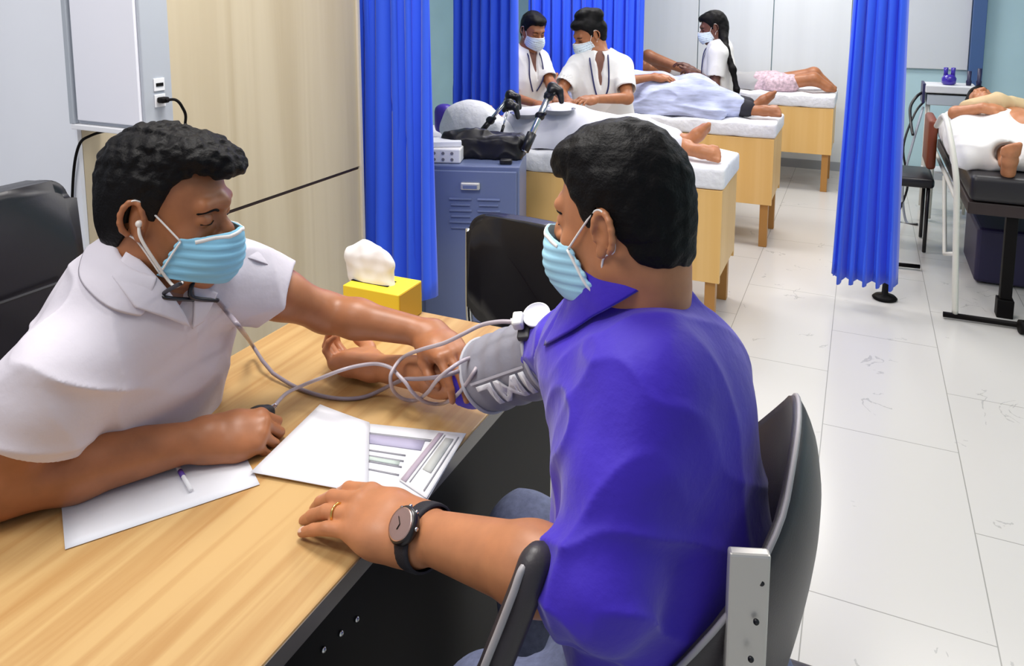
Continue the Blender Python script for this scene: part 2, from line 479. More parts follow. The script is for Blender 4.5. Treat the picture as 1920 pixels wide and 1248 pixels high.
curtain('tall blue curtain beside the wood clad wall behind the doctor', (-1.84, 2.56), (-1.51, 2.57), 0.35, 2.62, 5, 0.060, 1.04, seed=3)
curtain('blue curtain hiding one side of the leftmost white-coated person', (-2.46, 4.42), (-1.99, 4.42), 0.5, 2.62, 7, 0.045, 1.0, seed=5)
curtain('wide blue curtain behind the two white-coated people at the first bed', (-2.36, 5.46), (-1.46, 5.46), 0.45, 2.62, 11, 0.048, 1.0, seed=8)
curtain('narrow gathered blue curtain hanging over the open tiled aisle', (-0.035, 4.10), (0.155, 4.10), 0.115, 2.62, 5, 0.045, 1.55, seed=11)
# the round foot that shows below the gathered curtain
T = thing('curtain_stand_foot', 'small round dark foot on the floor under the gathered blue curtain', 'foot', (0.17, 4.22, 0))
bm = bmesh.new(); lathe(bm, [(0.055, 0), (0.06, 0.008), (0.05, 0.018), (0.016, 0.026), (0.012, 0.14)], seg=24)
link('foot_disc', bm, m_black, T, smooth=True)

# ------------------------------------------------------------------ the desk
DX0, DX1, DY0, DY1, DZ = -1.245, -0.617, -0.35, 1.60, 0.75
T = thing('desk', 'light wood topped desk with black sides between the two seated men', 'desk', (-0.93, 0.62, 0))
bm = span((DX0, DY0, DZ-0.03), (DX1, DY1, DZ)); wparent(link('tabletop', bm, m_desk, bevel=0.003), T)
bm = span((DX1-0.005, DY0+0.001, DZ-0.031), (DX1+0.0015, DY1-0.001, DZ-0.003)); wparent(link('edge_band', bm, mat('dark edge band', '6E665F', 0.25, spec=0.6)), T)
bm = span((DX1-0.030, DY0+0.02, 0.06), (DX1-0.008, DY1-0.012, DZ-0.0305)); wparent(link('front_panel', bm, m_black), T)
for y in (DY0+0.04, DY1-0.035):
    bm = span((DX0+0.02, y-0.012, 0.0), (DX1-0.031, y+0.012, DZ-0.0305)); wparent(link('side_panel', bm, m_black), T)
for y, z in ((0.747, 0.665), (0.785, 0.658), (0.822, 0.650), (0.716, 0.642)):
    bm = bmesh.new(); lathe(bm, [(0.0045, 0), (0.004, 0.003), (0.002, 0.0045)], (DX1-0.008, y, z), rotto((1, 0, 0)), 12)
    wparent(link('stud', bm, m_chrome, smooth=True), T)

# ------------------------------------------------------------------ exam beds
def bed(label, x1, y0, y1, z_pan, z_mt, z_top, length, leg_h, rz=0.0, w=None):
    T = thing('exam_bed', label, 'bed', (x1, y0, 0), rz, 'wooden exam beds in the ward')
    Wd = y1-y0; x0 = -length
    link('front_panel', span((x0, 0, leg_h), (-0.0, 0.018, z_mt)), m_bedwood, T, bevel=0.002)
    link('end_panel', span((-0.018, 0.0185, leg_h+0.03), (0, Wd-0.0185, z_mt)), m_bedwood, T, bevel=0.002)
    link('back_panel', span((x0, Wd-0.018, leg_h), (0, Wd, z_mt)), m_bedwood, T, bevel=0.002)
    link('bed_deck', span((x0, 0.0185, z_mt-0.04), (-0.0185, Wd-0.0185, z_mt-0.001)), m_bedwood, T)
    for sx_ in (-0.045, x0+0.045):
        for sy_ in (0.045, Wd-0.045):
            link('leg', span((sx_-0.024, sy_-0.024, 0), (sx_+0.024, sy_+0.024, leg_h+0.05)), mat('bed leg wood', 'B98442', 0.45), T, bevel=0.002)
    bm = rbox((x0/2+0.004, Wd/2, (z_mt+z_top)/2+0.002), (length+0.012, Wd+0.012, z_top-z_mt), 0.018, 3)
    bmesh.ops.subdivide_edges(bm, edges=[e for e in bm.edges if e.calc_length() > 0.2], cuts=24, use_grid_fill=True)
    for v in bm.verts:
        p = v.co
        v.co.z += 0.006*math.sin(p.x*23+p.y*11)*(1 if p.z > (z_mt+z_top)/2 else 0.3)+0.004*math.sin(p.x*41)
        v.co.y += 0.004*math.sin(p.x*17+p.z*30)
    link('mattress', bm, m_sheet, T, smooth=True)
    return T
BED = {}
BED[1] = bed('nearest exam bed with white sheet, behind the seated man\'s head', -0.545, 3.49, 3.93, 0.66, 0.66, 0.765, 1.95, 0.22)
BED[2] = bed('middle exam bed with a patient in long blue-white clothes on it', -0.455, 4.785, 5.28, 0.68, 0.68, 0.775, 1.95, 0.27)
BED[3] = bed('farthest exam bed against the white back wall', -0.18, 6.37, 6.95, 0.66, 0.665, 0.765, 2.0, 0.30)
for i, g in BED.items():
    del g['group']

# ------------------------------------------------------------------ steel locker at the curtain
m_steel = mat('blue grey painted steel', '69759A', 0.38, spec=0.5)
LX0, LX1, LY0, LY1, LZ = -1.775, -1.335, 3.0, 3.38, 0.80
T = thing('steel_cabinet', 'blue grey steel cabinet with louvres next to the blue curtain', 'cabinet', (LX1, LY0, 0)); TCAB = T
wparent(link('cabinet_body', span((LX0, LY0, 0.02), (LX1, LY1, LZ)), m_steel, bevel=0.005), T)
dr = link('door', span((LX0+0.015, LY0-0.014, 0.06), (LX1-0.012, LY0-0.001, LZ-0.02)), m_steel, bevel=0.004); wparent(dr, T)
for k in range(6):
    R = Matrix.Rotation(math.radians(28), 3, 'X')
    for xc in (LX0+0.16, LX0+0.285):
        if k < 5 or xc < LX0+0.2:
            o = link('louvre', bx((xc+0.02, LY0-0.017, 0.655-k*0.026), (0.085 if k % 2 else 0.10, 0.012, 0.004), R), m_steel, bevel=0.001); wparent(o, T)
            o.parent = dr; o.location = dr.location
hd = link('handle', rbox((LX0+0.225, LY0-0.024, 0.715), (0.085, 0.018, 0.032), 0.005, 2), m_alu, smooth=False); wparent(hd, T); hd.parent = dr
h2 = link('handle_recess', rbox((LX0+0.225, LY0-0.034, 0.713), (0.062, 0.004, 0.016), 0.0015, 2), m_steel); wparent(h2, T); h2.parent = dr
for x in (LX0+0.04, LX1-0.04):
    for y in (LY0+0.04, LY1-0.04):
        wparent(link('foot', span((x-0.02, y-0.02, 0), (x+0.02, y+0.02, 0.021)), m_black), T)

CABROT = Matrix.Translation((LX1, LY0, 0)) @ Matrix.Rotation(math.radians(19), 4, 'Z') @ Matrix.Translation((-LX1, -LY0, 0))
TCAB.rotation_euler = (0, 0, math.radians(19))
def turn(o):
    """stand a thing with the turned cabinet"""
    if o.type == 'MESH': o.data.transform(CABROT)
    else: o.location = CABROT @ o.location; o.rotation_euler = (0, 0, math.radians(19))
# ------------------------------------------------------------------ padded chair at the far end of the desk
def back_shell(w, h, t, curve, r=0.06):
    bm = rounded_slab(w, h, t, r, 8)
    bmesh.ops.bevel(bm, geom=[e for e in bm.edges if abs(e.verts[0].co.y-e.verts[1].co.y) < 1e-6], offset=t*0.35, segments=4, affect='EDGES')
    bmesh.ops.triangulate(bm, faces=[f for f in bm.faces if len(f.verts) > 4])
    bmesh.ops.subdivide_edges(bm, edges=[e for e in bm.edges if e.calc_length() > 0.09], cuts=3)
    for v in bm.verts: v.co.y += curve*(1-(2*v.co.x/w)**2)
    return bm
T = thing('visitor_chair', 'black padded chair with metal frame at the far end of the desk', 'chair', (-0.86, 1.93, 0), math.radians(-6))
link('backrest', back_shell(0.36, 0.34, 0.045, 0.025, 0.055), m_leather, T, smooth=True, loc=(0, 0.02, 0.735))
link('seat', rbox((0, 0.24, 0.45), (0.40, 0.40, 0.06), 0.025, 4), m_leather, T, smooth=True)
for s in (-1, 1):
    link('side_frame', tb(smoothpath([(s*0.195, 0.035, 0.85), (s*0.197, 0.035, 0.60), (s*0.197, 0.05, 0.42), (s*0.205, 0.0, 0.02), (s*0.2, 0.06, 0.012), (s*0.2, 0.40, 0.012), (s*0.2, 0.43, 0.05), (s*0.2, 0.42, 0.44)], 8), 0.011, 10), m_chrome, T, smooth=True)
link('cross_bar', rbox((0, 0.045, 0.535), (0.37, 0.012, 0.045), 0.004, 2), mat('grey metal strip', '6F7280', 0.3, metal=0.6), T)
link('cross_bar', tb([(-0.2, 0.43, 0.30), (0.2, 0.04, 0.18)], 0.008, 8), m_chrome, T, smooth=True)
link('cross_bar', tb([(-0.2, 0.04, 0.18), (0.2, 0.43, 0.30)], 0.008, 8), m_chrome, T, smooth=True)

# ------------------------------------------------------------------ chair behind the doctor
T = thing('office_chair', 'black leather chair behind the man in the white coat', 'chair', (-1.45, 0.80, 0), math.radians(90+4))
link('backrest', back_shell(0.44, 0.50, 0.07, 0.02, 0.045), m_leather, T, smooth=True, loc=(0, 0.0, 0.93), rot=(math.radians(-4), 0, 0))
link('piping', tb([(-0.17, -0.045, 0.985), (0.0, -0.03, 0.985), (0.17, -0.045, 0.985)], 0.004, 6), m_leather, T)
link('seat', rbox((0, -0.27, 0.47), (0.46, 0.44, 0.10), 0.04, 4), m_leather, T, smooth=True)
link('column', tb([(0, -0.25, 0.06), (0, -0.25, 0.45)], 0.025, 14), m_black, T, smooth=True)
for k in range(5):
    a = 2*math.pi*k/5+0.3
    link('leg', tb([(0, -0.25, 0.08), (0.25*math.cos(a), -0.25+0.25*math.sin(a), 0.05)], [0.022, 0.014], 8), m_black, T, smooth=True)
    bm = bmesh.new(); lathe(bm, [(0.012, -0.012), (0.026, -0.010), (0.026, 0.010), (0.012, 0.012)], (0.25*math.cos(a), -0.25+0.25*math.sin(a), 0.026), rotto((math.sin(a), -math.cos(a), 0)), 16)
    link('castor', bm, m_black, T, smooth=True)
link('back_bracket', tb(smoothpath([(0, -0.2, 0.42), (0, 0.02, 0.43), (0, 0.06, 0.55), (0, 0.055, 0.85)]), 0.02, 8, prof=(1.6, 0.6)), m_black, T, smooth=True)

# ------------------------------------------------------------------ white box with sockets on the wall corner
T = thing('wall_cabinet', 'tall white wall box with a plugged in cable, left of the wood clad wall', 'cabinet', (-1.62, 1.26, 1.23))
m_box = mat('white lacquer', 'F2F2FA', 0.35)
wparent(link('cabinet_body', span((-1.735, 1.245, 1.235), (-1.503, YC+0.055, 2.4)), mat('grey white lacquer', 'B4B9C2', 0.4), bevel=0.003), T)
wparent(link('cabinet_front', span((-1.727, 1.237, 1.245), (-1.512, 1.245, 2.4)), m_box, bevel=0.002), T)
wparent(link('bottom_rail', span((-1.747, 1.233, 1.222), (-1.497, YC+0.055, 1.235)), m_white, bevel=0.002), T)
wparent(link('side_rail', span((-1.752, 1.233, 1.235), (-1.7355, 1.29, 2.4)), mat('grey edge rail', 'AEB4BC', 0.5), bevel=0.002), T)
pl = link('socket', rbox((-1.5015, 1.287, 1.338), (0.003, 0.030, 0.030), 0.001, 2), m_white); wparent(pl, T)
o = link('socket_slot', bx((-1.4995, 1.287, 1.338), (0.0015, 0.020, 0.008)), m_black); wparent(o, T); o.parent = pl
pl = link('socket', rbox((-1.5015, 1.287, 1.30), (0.003, 0.030, 0.030), 0.001, 2), m_white); wparent(pl, T)
T = thing('power_cable', 'thin black cable plugged into the side of the white wall box', 'cable', (-1.49, 1.287, 1.30))
wparent(link('plug', rbox((-1.4905, 1.287, 1.302), (0.020, 0.022, 0.014), 0.004, 3), m_black, smooth=True), T)
wparent(link('cord', tb(smoothpath([(-1.481, 1.287, 1.302), (-1.466, 1.30, 1.302), (-1.460, 1.312, 1.285), (-1.470, 1.33, 1.25), (-1.52, 1.345, 1.18), (-1.62, 1.34, 1.205), (-1.69, 1.315, 1.212), (-1.735, 1.275, 1.20), (-1.752, 1.250, 1.17), (-1.785, 1.250, 1.05), (-1.81, 1.250, 0.8), (-1.81, 1.250, 0.3)], 8), 0.0035, 8), m_black, smooth=True), T)
# ------------------------------------------------------------------ people: shared builders
def frame(yawd, pitchd, rolld=0):
    a, p, r_ = (math.radians(v) for v in (yawd, pitchd, rolld))
    x = V3((math.cos(a)*math.cos(p), math.sin(a)*math.cos(p), -math.sin(p)))
    y0 = V3((-math.sin(a), math.cos(a), 0)); z0 = np.cross(x, y0)
    y = y0*math.cos(r_)+z0*math.sin(r_); z = np.cross(x, y)
    return np.array([x, y, z])
class Head:
    def __init__(s, c, yaw, pitch, roll=0, sc=1.0):
        s.c = V3(c); s.R = frame(yaw, pitch, roll); s.s = sc
    def w(s, *v): return s.c+s.s*(V3(v) @ s.R)
    def loc(s, p): return ((p-s.c) @ s.R.T)/s.s
    def e(s, S, c, r, k=0.015, kind='u', tilt=None):
        R = s.R
        if tilt is not None: R = np.array(tilt) @ s.R
        S.ell(s.w(*c), V3(r)*s.s, R, k*s.s, kind)
    def ch(s, S, P, r, k=0.012, kind='u'):
        S.chain([s.w(*p) for p in P], [v*s.s for v in (r if hasattr(r, '__len__') else [r]*len(P))], k*s.s, kind)
    def skull(s, S):
        s.e(S, (-.014, 0, .040), (.098, .076, .083))
        s.e(S, (.028, 0, -.018), (.064, .060, .082), .03)
        s.ch(S, [(.0, -.052, -.055), (.050, -.028, -.095), (.072, 0, -.103), (.050, .028, -.095), (.0, .052, -.055)], [.018, .017, .018, .017, .018], .03)
        s.ch(S, [(-.022, 0, -.03), (-.038, 0, -.10)], [.060, .051], .03)
    def face(s, S, ears=True):
        s.skull(S)
        s.ch(S, [(.080, -.038, .030), (.090, 0, .030), (.080, .038, .030)], [.009, .010, .009], .016)
        for q in (-1, 1):
            s.e(S, (.092, .031*q, .008), (.013, .016, .011), .012, 's')
            s.e(S, (.076, .031*q, .006), (.014, .016, .013), .004)
            s.e(S, (.062, .042*q, -.026), (.018, .016, .016), .02)
        s.ch(S, [(.088, 0, .012), (.104, 0, -.014), (.109, 0, -.024)], [.007, .010, .011], .010)
        for q in (-1, 1): s.e(S, (.098, .012*q, -.026), (.012, .008, .009), .006)
        s.ch(S, [(.080, -.020, -.054), (.092, 0, -.051), (.080, .020, -.054)], [.006, .008, .006], .007)
        s.ch(S, [(.078, -.017, -.065), (.089, 0, -.064), (.078, .017, -.065)], [.006, .009, .006], .007)
        if ears:
            for q in (-1, 1):
                c_, s_ = math.cos(math.radians(24)), math.sin(math.radians(24))*q
                tl = [(c_, s_, 0), (-s_, c_, 0), (0, 0, 1)]
                P = []
                for k in range(13):
                    a = math.radians(-70+k*27); rr = 1-.28*(k/12)
                    P.append((-.012-.017*math.cos(a)*1.0-.003, (.079+.010*(1 if math.cos(a) > 0 else 0.1)*abs(math.cos(a)))*q, .002+.029*math.sin(a)))
                s.ch(S, P[:11], [.0045]*11, .004)
                s.e(S, (-.010, .073*q, -.002), (.016, .008, .026), .006)
                s.e(S, (-.006, .083*q, -.002), (.008, .006, .012), .004, 's')
                s.e(S, (-.004, .077*q, -.028), (.008, .005, .009), .006)
    def hairline(s, p, tab):
        q = s.loc(p); xs_ = [t[0] for t in tab]; zs = [t[1] for t in tab]
        return (np.interp(q[:, 0], xs_, zs)-q[:, 2])*s.s*0.75
HAIRLINE = [(-.14, -.080), (-.075, -.078), (-.045, -.060), (-.030, -.030), (-.022, .030), (-.004, .036), (.000, -.004), (.018, -.006), (.030, .030), (.044, .052), (.062, .072), (.13, .066)]

def hand(S, wrist, xd, zd, ts, curls, scale=1.0, splay=(6, 1, -4, -10), thumb=None, wr=.021, arm=None, palm=True, flen=1.0, fr=1.0):
    """one hand with a palm, four jointed fingers and a thumb, added to solid S; returns the joints"""
    x = V3(xd); x = x/np.linalg.norm(x); z = V3(zd); z = z-x*(z @ x); z = z/np.linalg.norm(z); y = np.cross(z, x)*ts
    W = V3(wrist); F = lambda v: W+scale*(v[0]*x+v[1]*y+v[2]*z)
    base = [(.092, .029, .000), (.096, .009, .003), (.091, -.011, .001), (.082, -.029, -.003)]
    ln = [(.043, .026, .021), (.047, .030, .022), (.043, .028, .021), (.034, .021, .019)]
    rd = [(.0098, .0088, .0080, .0066), (.0100, .0090, .0081, .0067), (.0096, .0086, .0077, .0064), (.0086, .0076, .0068, .0058)]
    for i, (bx_, by, bz) in enumerate(base):
        S.chain([F((0.0, by*.62, -.002)), F((.05, by*.86, bz-.004)), F((bx_, by, bz-.002))], [wr*scale*.86, .0165*scale, .0118*scale], .022*scale)
    S.chain([F((.02, .018, -.010)), F((.07, .014, -.012))], [.016*scale, .011*scale], .02*scale)
    S.chain([F((.02, -.020, -.010)), F((.065, -.024, -.010))], [.015*scale, .010*scale], .02*scale)
    J = []
    for i in range(4):
        p = V3(base[i]); a = 0; sp = math.radians(splay[i]); pts = [F(p)]
        for k in range(3):
            a += math.radians(curls[i][k])
            p = p+flen*ln[i][k]*V3((math.cos(a)*math.cos(sp), math.sin(sp)*math.cos(a), -math.sin(a)))
            pts.append(F(p))
        F_ = Solid().chain(pts, [v*scale*fr for v in rd[i]], 0.003)
        S.add('u', lambda q, F_=F_: F_.ev(q), np.mean(pts, axis=0), .075*scale, .006*scale)
        J.append(pts)
    th = thumb or [(.022, .026, -.010), (.055, .050, -.018), (.086, .058, -.022), (.110, .058, -.024)]
    tp = [F(v) for v in th]
    S.chain(tp, [.0165*scale, .0125*scale, .0105*scale, .0080*scale], .012*scale)
    J.append(tp)
    if arm is not None: S.chain([arm, F((0, 0, 0))], [.040, wr*scale*1.12], .02)
    return J, F
def nailset(J, up, parent, idx=(0, 1, 2, 3, 4), sc=1.0):
    m = mat('fingernail', 'D8B3A0', 0.25, spec=0.6)
    for i in idx:
        a, b = V3(J[i][-2]), V3(J[i][-1]); d = (b-a)/np.linalg.norm(b-a); u = V3(up[i] if isinstance(up, dict) else up)
        u = u-d*(u @ d); u /= np.linalg.norm(u); s_ = np.cross(u, d)
        S = Solid(); S.ell(b-d*.003*sc+u*.0052*sc, V3((.0075, .0058, .0022))*sc, np.array([d, s_, u]), 0)
        wparent(S.obj('fingernail', .0008, m), parent)
def settle(S, pts, off, it=6):
    """move points onto the surface of S at distance off"""
    P = np.array([list(p) for p in pts], float)
    for _ in range(it):
        d = S.ev(P)-off; g = np.zeros_like(P)
        for a in range(3):
            e = np.zeros(3); e[a] = .001
            g[:, a] = (S.ev(P+e)-S.ev(P-e))/.002
        g /= np.maximum(np.linalg.norm(g, axis=1), .3)[:, None]
        P -= g*np.clip(d, -.05, .05)[:, None]
    return P
def hit(S, px_, py_, d0=.5, off=0):
    v = V3(CF+CR*((px_-PCX)/FPX)-CU*((py_-PCY)/FPX)); L = np.linalg.norm(v); v = v/L
    o = V3((0, 0, HCAM)); t = d0
    for _ in range(160):
        d = S.ev((o+v*t)[None])[0]-off
        if d < .0004: break
        t += d*.7
        if t > 4: break
    return o+v*t
def patch(S, poly, off, thick, nu=14, nv=14):
    """four sided sheet lying on a surface: poly = 4 corners in order"""
    A, B, C_, D_ = [V3(p) for p in poly]; pts = []
    for i in range(nu+1):
        for j_ in range(nv+1):
            u, v = i/nu, j_/nv
            pts.append((A*(1-u)+B*u)*(1-v)+(D_*(1-u)+C_*u)*v)
    Pt = settle(S, pts, off)
    bm = bmesh.new(); vs = [bm.verts.new(p) for p in Pt]
    for i in range(nu):
        for j_ in range(nv):
            k = i*(nv+1)+j_; bm.faces.new((vs[k], vs[k+1], vs[k+nv+2], vs[k+nv+1]))
    return bm
def solidify(o, t):
    md = o.modifiers.new('thickness', 'SOLIDIFY'); md.thickness = t; md.offset = 0; return o
def face_mask(H, skinS, parent, mcol, puff=.012, low=-.118, top=0.002, edge=.018, es=.5, loops=(1, -1), h=.0016, name='face_mask', back=0.006):
    """pleated mask: an outer shell over the lower face"""
    def shell():
        S = Solid(); H.skull(S)
        H.ch(S, [(.088, 0, .012), (.108, 0, -.020)], [.009, .015], .02)
        H.e(S, (.068, 0, -.060), (.046+puff, .054, .060), .02)
        return S
    base = shell()
    S = Solid(); S.add('u', lambda p: base.ev(p)-.0075*H.s, H.w(.03, 0, -.04), .13*H.s, 0)
    S.sub(base, .0030*H.s, .001)
    S.add('i', lambda p: (lambda q: np.maximum(np.maximum(q[:, 2]-(top-.25*np.abs(q[:, 1])), low+.25*np.abs(q[:, 1])-q[:, 2]), (edge+es*(q[:, 2]+.065)-q[:, 0])*.85)*H.s)(H.loc(p)), H.c, 1e9, .003)
    S.warp(lambda p: (lambda q: .0007*np.tanh(3*np.sin(q[:, 2]*420))*np.clip((.036-np.abs(q[:, 2]+.060))/.006, 0, 1))(H.loc(p)))
    o = wparent(S.obj(name, h, mcol, lo=H.c-.17*H.s, hi=H.c+.17*H.s), parent)
    mw = mat('white elastic', 'F2EEEA', 0.6)
    # white border strips along the top and the side edges
    bz = Solid(); bz.add('u', lambda p: base.ev(p)-.006*H.s, H.w(.03, 0, -.04), .13*H.s, 0)
    n = 26; P = []
    for k in range(n+1):
        yy = -.062+.124*k/n
        P.append(H.w(.14 if abs(yy) < .03 else .09, yy, top-.25*abs(yy)-.004))
    def toface(P):
        out = []
        for p in P:
            q = V3(p); c = H.w(-.01, 0, (H.loc(q[None])[0][2]))
            d = (c-q)/np.linalg.norm(c-q)
            for _ in range(24): q = q+d*(base.ev(q[None])[0]-.0075*H.s)*.8
            out.append(q)
        return out
    out = toface(P)
    b = wparent(link('border', tb(smoothpath(out, 2), .0028*H.s, 6, prof=(.5, 1.3)), mw, smooth=True), parent); b.parent = o; b.data.transform(Matrix.Translation(-parent.location)) if False else None
    corners = {}
    for q in (-1, 1):
        yb = .058*q
        def side(zz): return V3(settle(base, [H.w(edge+es*(zz+.065)+.005, .060*q, zz)], .008*H.s)[0])
        zt, zb_ = top-.020, low+.024
        ct, cb = side(zt), side(zb_)
        e_ = wparent(link('border', tb(smoothpath([ct, side(zt*.66+zb_*.34), side(zt*.33+zb_*.67), cb], 3), .0030*H.s, 6, prof=(1.3, .6)), mw, smooth=True), parent); e_.parent = o
        if q in loops:
            L = [ct, settle(base, [H.w(.012, .070*q, .018)], .003)[0], H.w(-.010, .082*q, .034), H.w(-.026, .086*q, .022), H.w(-.031, .084*q, -.004), H.w(-.024, .076*q, -.026), settle(base, [H.w(-.004, .066*q, -.040)], .003)[0], cb]
            e_ = wparent(link('ear_loop', tb(smoothpath(L, 6), .0016*H.s, 6), mw, smooth=True), parent); e_.parent = o
    return o
def brows(H, parent, m=None, q=(-1, 1), eyes=True):
    S = Solid(); H.face(S, ears=False)
    for s_ in q:
        P = settle(S, [H.w(.092, .013*s_, .022), H.w(.090, .026*s_, .026), H.w(.082, .039*s_, .025), H.w(.072, .047*s_, .018)], .0002)
        wparent(link('eyebrow', tb(smoothpath(P, 4), [.0008]+[.0020]*6+[.0017]*5+[.0006], 6, prof=(1, 1.3)), m_hair, smooth=True), parent)
        if eyes:
            P = settle(S, [H.w(.09, .018*s_, .002), H.w(.09, .031*s_, -.0015), H.w(.08, .045*s_, .002)], .001)
            wparent(link('eyelashes', tb(smoothpath(P, 5), .0009, 6), m_hair, smooth=True), parent)

def sleeve(S, P, r, hc, hn, ri, k=.035, wiggle=None):
    """a sleeve cut square at hc and hollow at the end, blended onto the garment S"""
    L = Solid(); L.chain(P, r, .02); L.plane(hc, hn, .004)
    L.chain([V3(hc)-V3(hn)*.03, V3(hc)+V3(hn)*.05], [ri, ri*1.1], .004, 's')
    P = [V3(p) for p in P]; c = np.mean(P, axis=0); R = max(np.linalg.norm(p-c) for p in P)+max(r)
    S.add('u', L.ev, c, R, k)
# ------------------------------------------------------------------ the man in the blue shirt
m_blue = mat('royal purple blue shirt cloth', '3C1FB8', 0.62, spec=0.35, sheen=0.25, bump=(46, 0.35, 0.004), noise=(7, 0.10))
m_jean = mat('grey blue denim', '6C7390', 0.8, bump=(400, 0.3, 0.001), noise=(90, 0.18))
m_mask = mat('light blue mask fabric', 'A6D8EE', 0.75)
T = thing('person', 'seated man in a royal blue shirt, face mask and black wristwatch, right of the desk', 'person', (-0.16, 0.98, 0))
PM = T
H = Head(spot(1166, 412, 1.05), 169, 8, 0, .93); HM = H
SHn = V3(spot(1222, 715, .955)); SHf = V3(spot(1092, 640, 1.27))
ELn = V3(spot(1112, 1096, .885)); WRn = V3(onz(782, 998, .800))
ELf = V3(onz(886, 712, .835)); WRf = V3(onz(700, 688, .785))
neck0 = V3(spot(1186, 560, 1.07)); chest = V3(spot(1236, 800, 1.04)); belly = V3(spot(1240, 1010, 1.05)); pelv = V3((-.205, .985, .56))
fw = V3((-1, .1, 0)); fw /= np.linalg.norm(fw)
def torso(S, inf, k=.05):
    up = (SHn+SHf)/2
    S.chain([pelv, belly, chest], [.165+inf, .162+inf, .155+inf], k, sq=(fw, .74))
    S.chain([SHn+V3((-.01, .035, -.01)), up+V3((-.02, 0, .005)), SHf+V3((0, -.03, -.01))], [.056+inf, .054+inf, .056+inf], k)
    S.chain([chest, up+V3((-.02, 0, -.01))], [.13+inf, .085+inf], k, sq=(fw, .72))
    S.chain([up+V3((.0, 0, .015)), neck0+V3((0, 0, -.01))], [.066+inf*.7, .050+inf*.3], .03)
# body: one continuous skin surface
B = Solid(); H.face(B); torso(B, -.012)
B.chain([neck0+V3((0.005, 0, -.01)), H.w(-.035, 0, -.06)], [.053, .053], .03)
B.chain([SHn, (SHn+ELn)/2, ELn], [.052, .046, .040], .03); B.chain([ELn, ELn+(WRn-ELn)*.3, WRn], [.045, .048, .031], .02)
B.chain([SHf, ELf], [.052, .040], .03); B.chain([ELf, ELf+(WRf-ELf)*.3, WRf], [.038, .038, .025], .02)
xd = V3(onz(600, 925, .802))-WRn
Jn, Fn = hand(B, WRn, xd, (0.03, -.26, 1), -1, [(20, 24, 10), (17, 22, 10), (13, 20, 8), (8, 14, 6)], 1.12, flen=1.14, fr=1.14, splay=(4, 1, -3, -8),
              thumb=[(.022, .026, -.012), (.052, .042, -.030), (.080, .040, -.036), (.104, .030, -.036)], wr=.026)
xf = V3(onz(595, 668, .775))-WRf
Jf, Ff = hand(B, WRf+V3((0, 0, -.002)), xf, (0.05, -.15, -1), 1, [(38, 46, 26), (46, 52, 28), (52, 54, 30), (54, 58, 30)], .98, splay=(5, 1, -4, -9),
              thumb=[(.022, .026, -.012), (.052, .052, -.022), (.082, .058, -.034), (.104, .050, -.048)])
wparent(B.obj('body', .0026, m_skin), T)
nailset(Jn, (0, -.3, 1), T, (1, 2, 3), 1.0)
# hair
S = Solid()
H.e(S, (-.014, 0, .050), (.100, .083, .102)); H.e(S, (-.040, 0, -.02), (.068, .070, .080), .03); H.e(S, (.040, 0, .104), (.050, .058, .028), .03)
H.e(S, (.070, .0, .088), (.030, .042, .018), .02)
S.add('i', lambda p: H.hairline(p, [(-.14, -.066), (-.075, -.060), (-.050, -.042), (-.032, -.010)]+HAIRLINE[4:]), H.c, 1e9, .006)
S.warp(lambda p: .0016*nz(p, 210, 1)+.002*nz(p, 90, 2))
wparent(S.obj('hair', .0022, m_hair), T)
brows(H, T, q=(1,), eyes=True); brows(H, T, q=(-1,), eyes=True)
MK = face_mask(H, B, T, m_mask, puff=.016, low=-.125, top=-.010, edge=.030, es=.62)
# shirt
up_ = lambda: (SHn+SHf)/2+V3((0, 0, .0))
S = Solid(); torso(S, .012)
hemn = (WRn-ELn)/np.linalg.norm(WRn-ELn); hemf = (ELf-SHf)/np.linalg.norm(ELf-SHf)
sleeve(S, [SHn, (SHn*.5+ELn*.5), ELn+V3((.008, 0, .012)), ELn+hemn*.07], [.071, .066, .062, .056], ELn+hemn*.040, hemn, .050)
sleeve(S, [SHf, SHf*.78+ELf*.22, SHf*.5+ELf*.5, ELf+hemf*.03], [.060, .050, .047, .050], ELf+hemf*.010, hemf, .042, .02)
nk = (neck0-(SHn+SHf)/2); 
CAX = fw*.60+V3((0, 0, .80)); CC = V3(spot(1192, 540, 1.07))
S.chain([up_(), CC-CAX*.02], [.070, .058], .03)
S.chain([CC-CAX*.01, CC+CAX*.10], [.0565, .085], .006, 's')
S.plane(V3((0, 0, .60)), (0, 0, -1))
axn = (ELn-SHn)/np.linalg.norm(ELn-SHn)
def folds(p):
    q = p.copy(); q[:, 2] *= .45
    r1 = 1-np.abs(nz(q, 26, 3)); r2 = 1-np.abs(nz(p @ np.array([[.6, .5, .62], [-.5, .8, .1], [-.6, -.3, .7]])*np.array([1, .35, 1]), 34, 5))
    dn = np.exp(-((p-ELn)**2).sum(1)/.010)+np.exp(-((p-(SHn+V3((-.06, 0, -.06))))**2).sum(1)/.006)+np.exp(-((p-(SHf+V3((-.06, -.02, -.02))))**2).sum(1)/.010)
    return -(.0045*r1**3+.0045*r2**3+.0075*dn*(r2**3+.6*r1**3))+.003
S.warp(folds)
SHIRT = S
SHIRT.mn = .60
wparent(S.obj('shirt', .0035, m_blue), T)
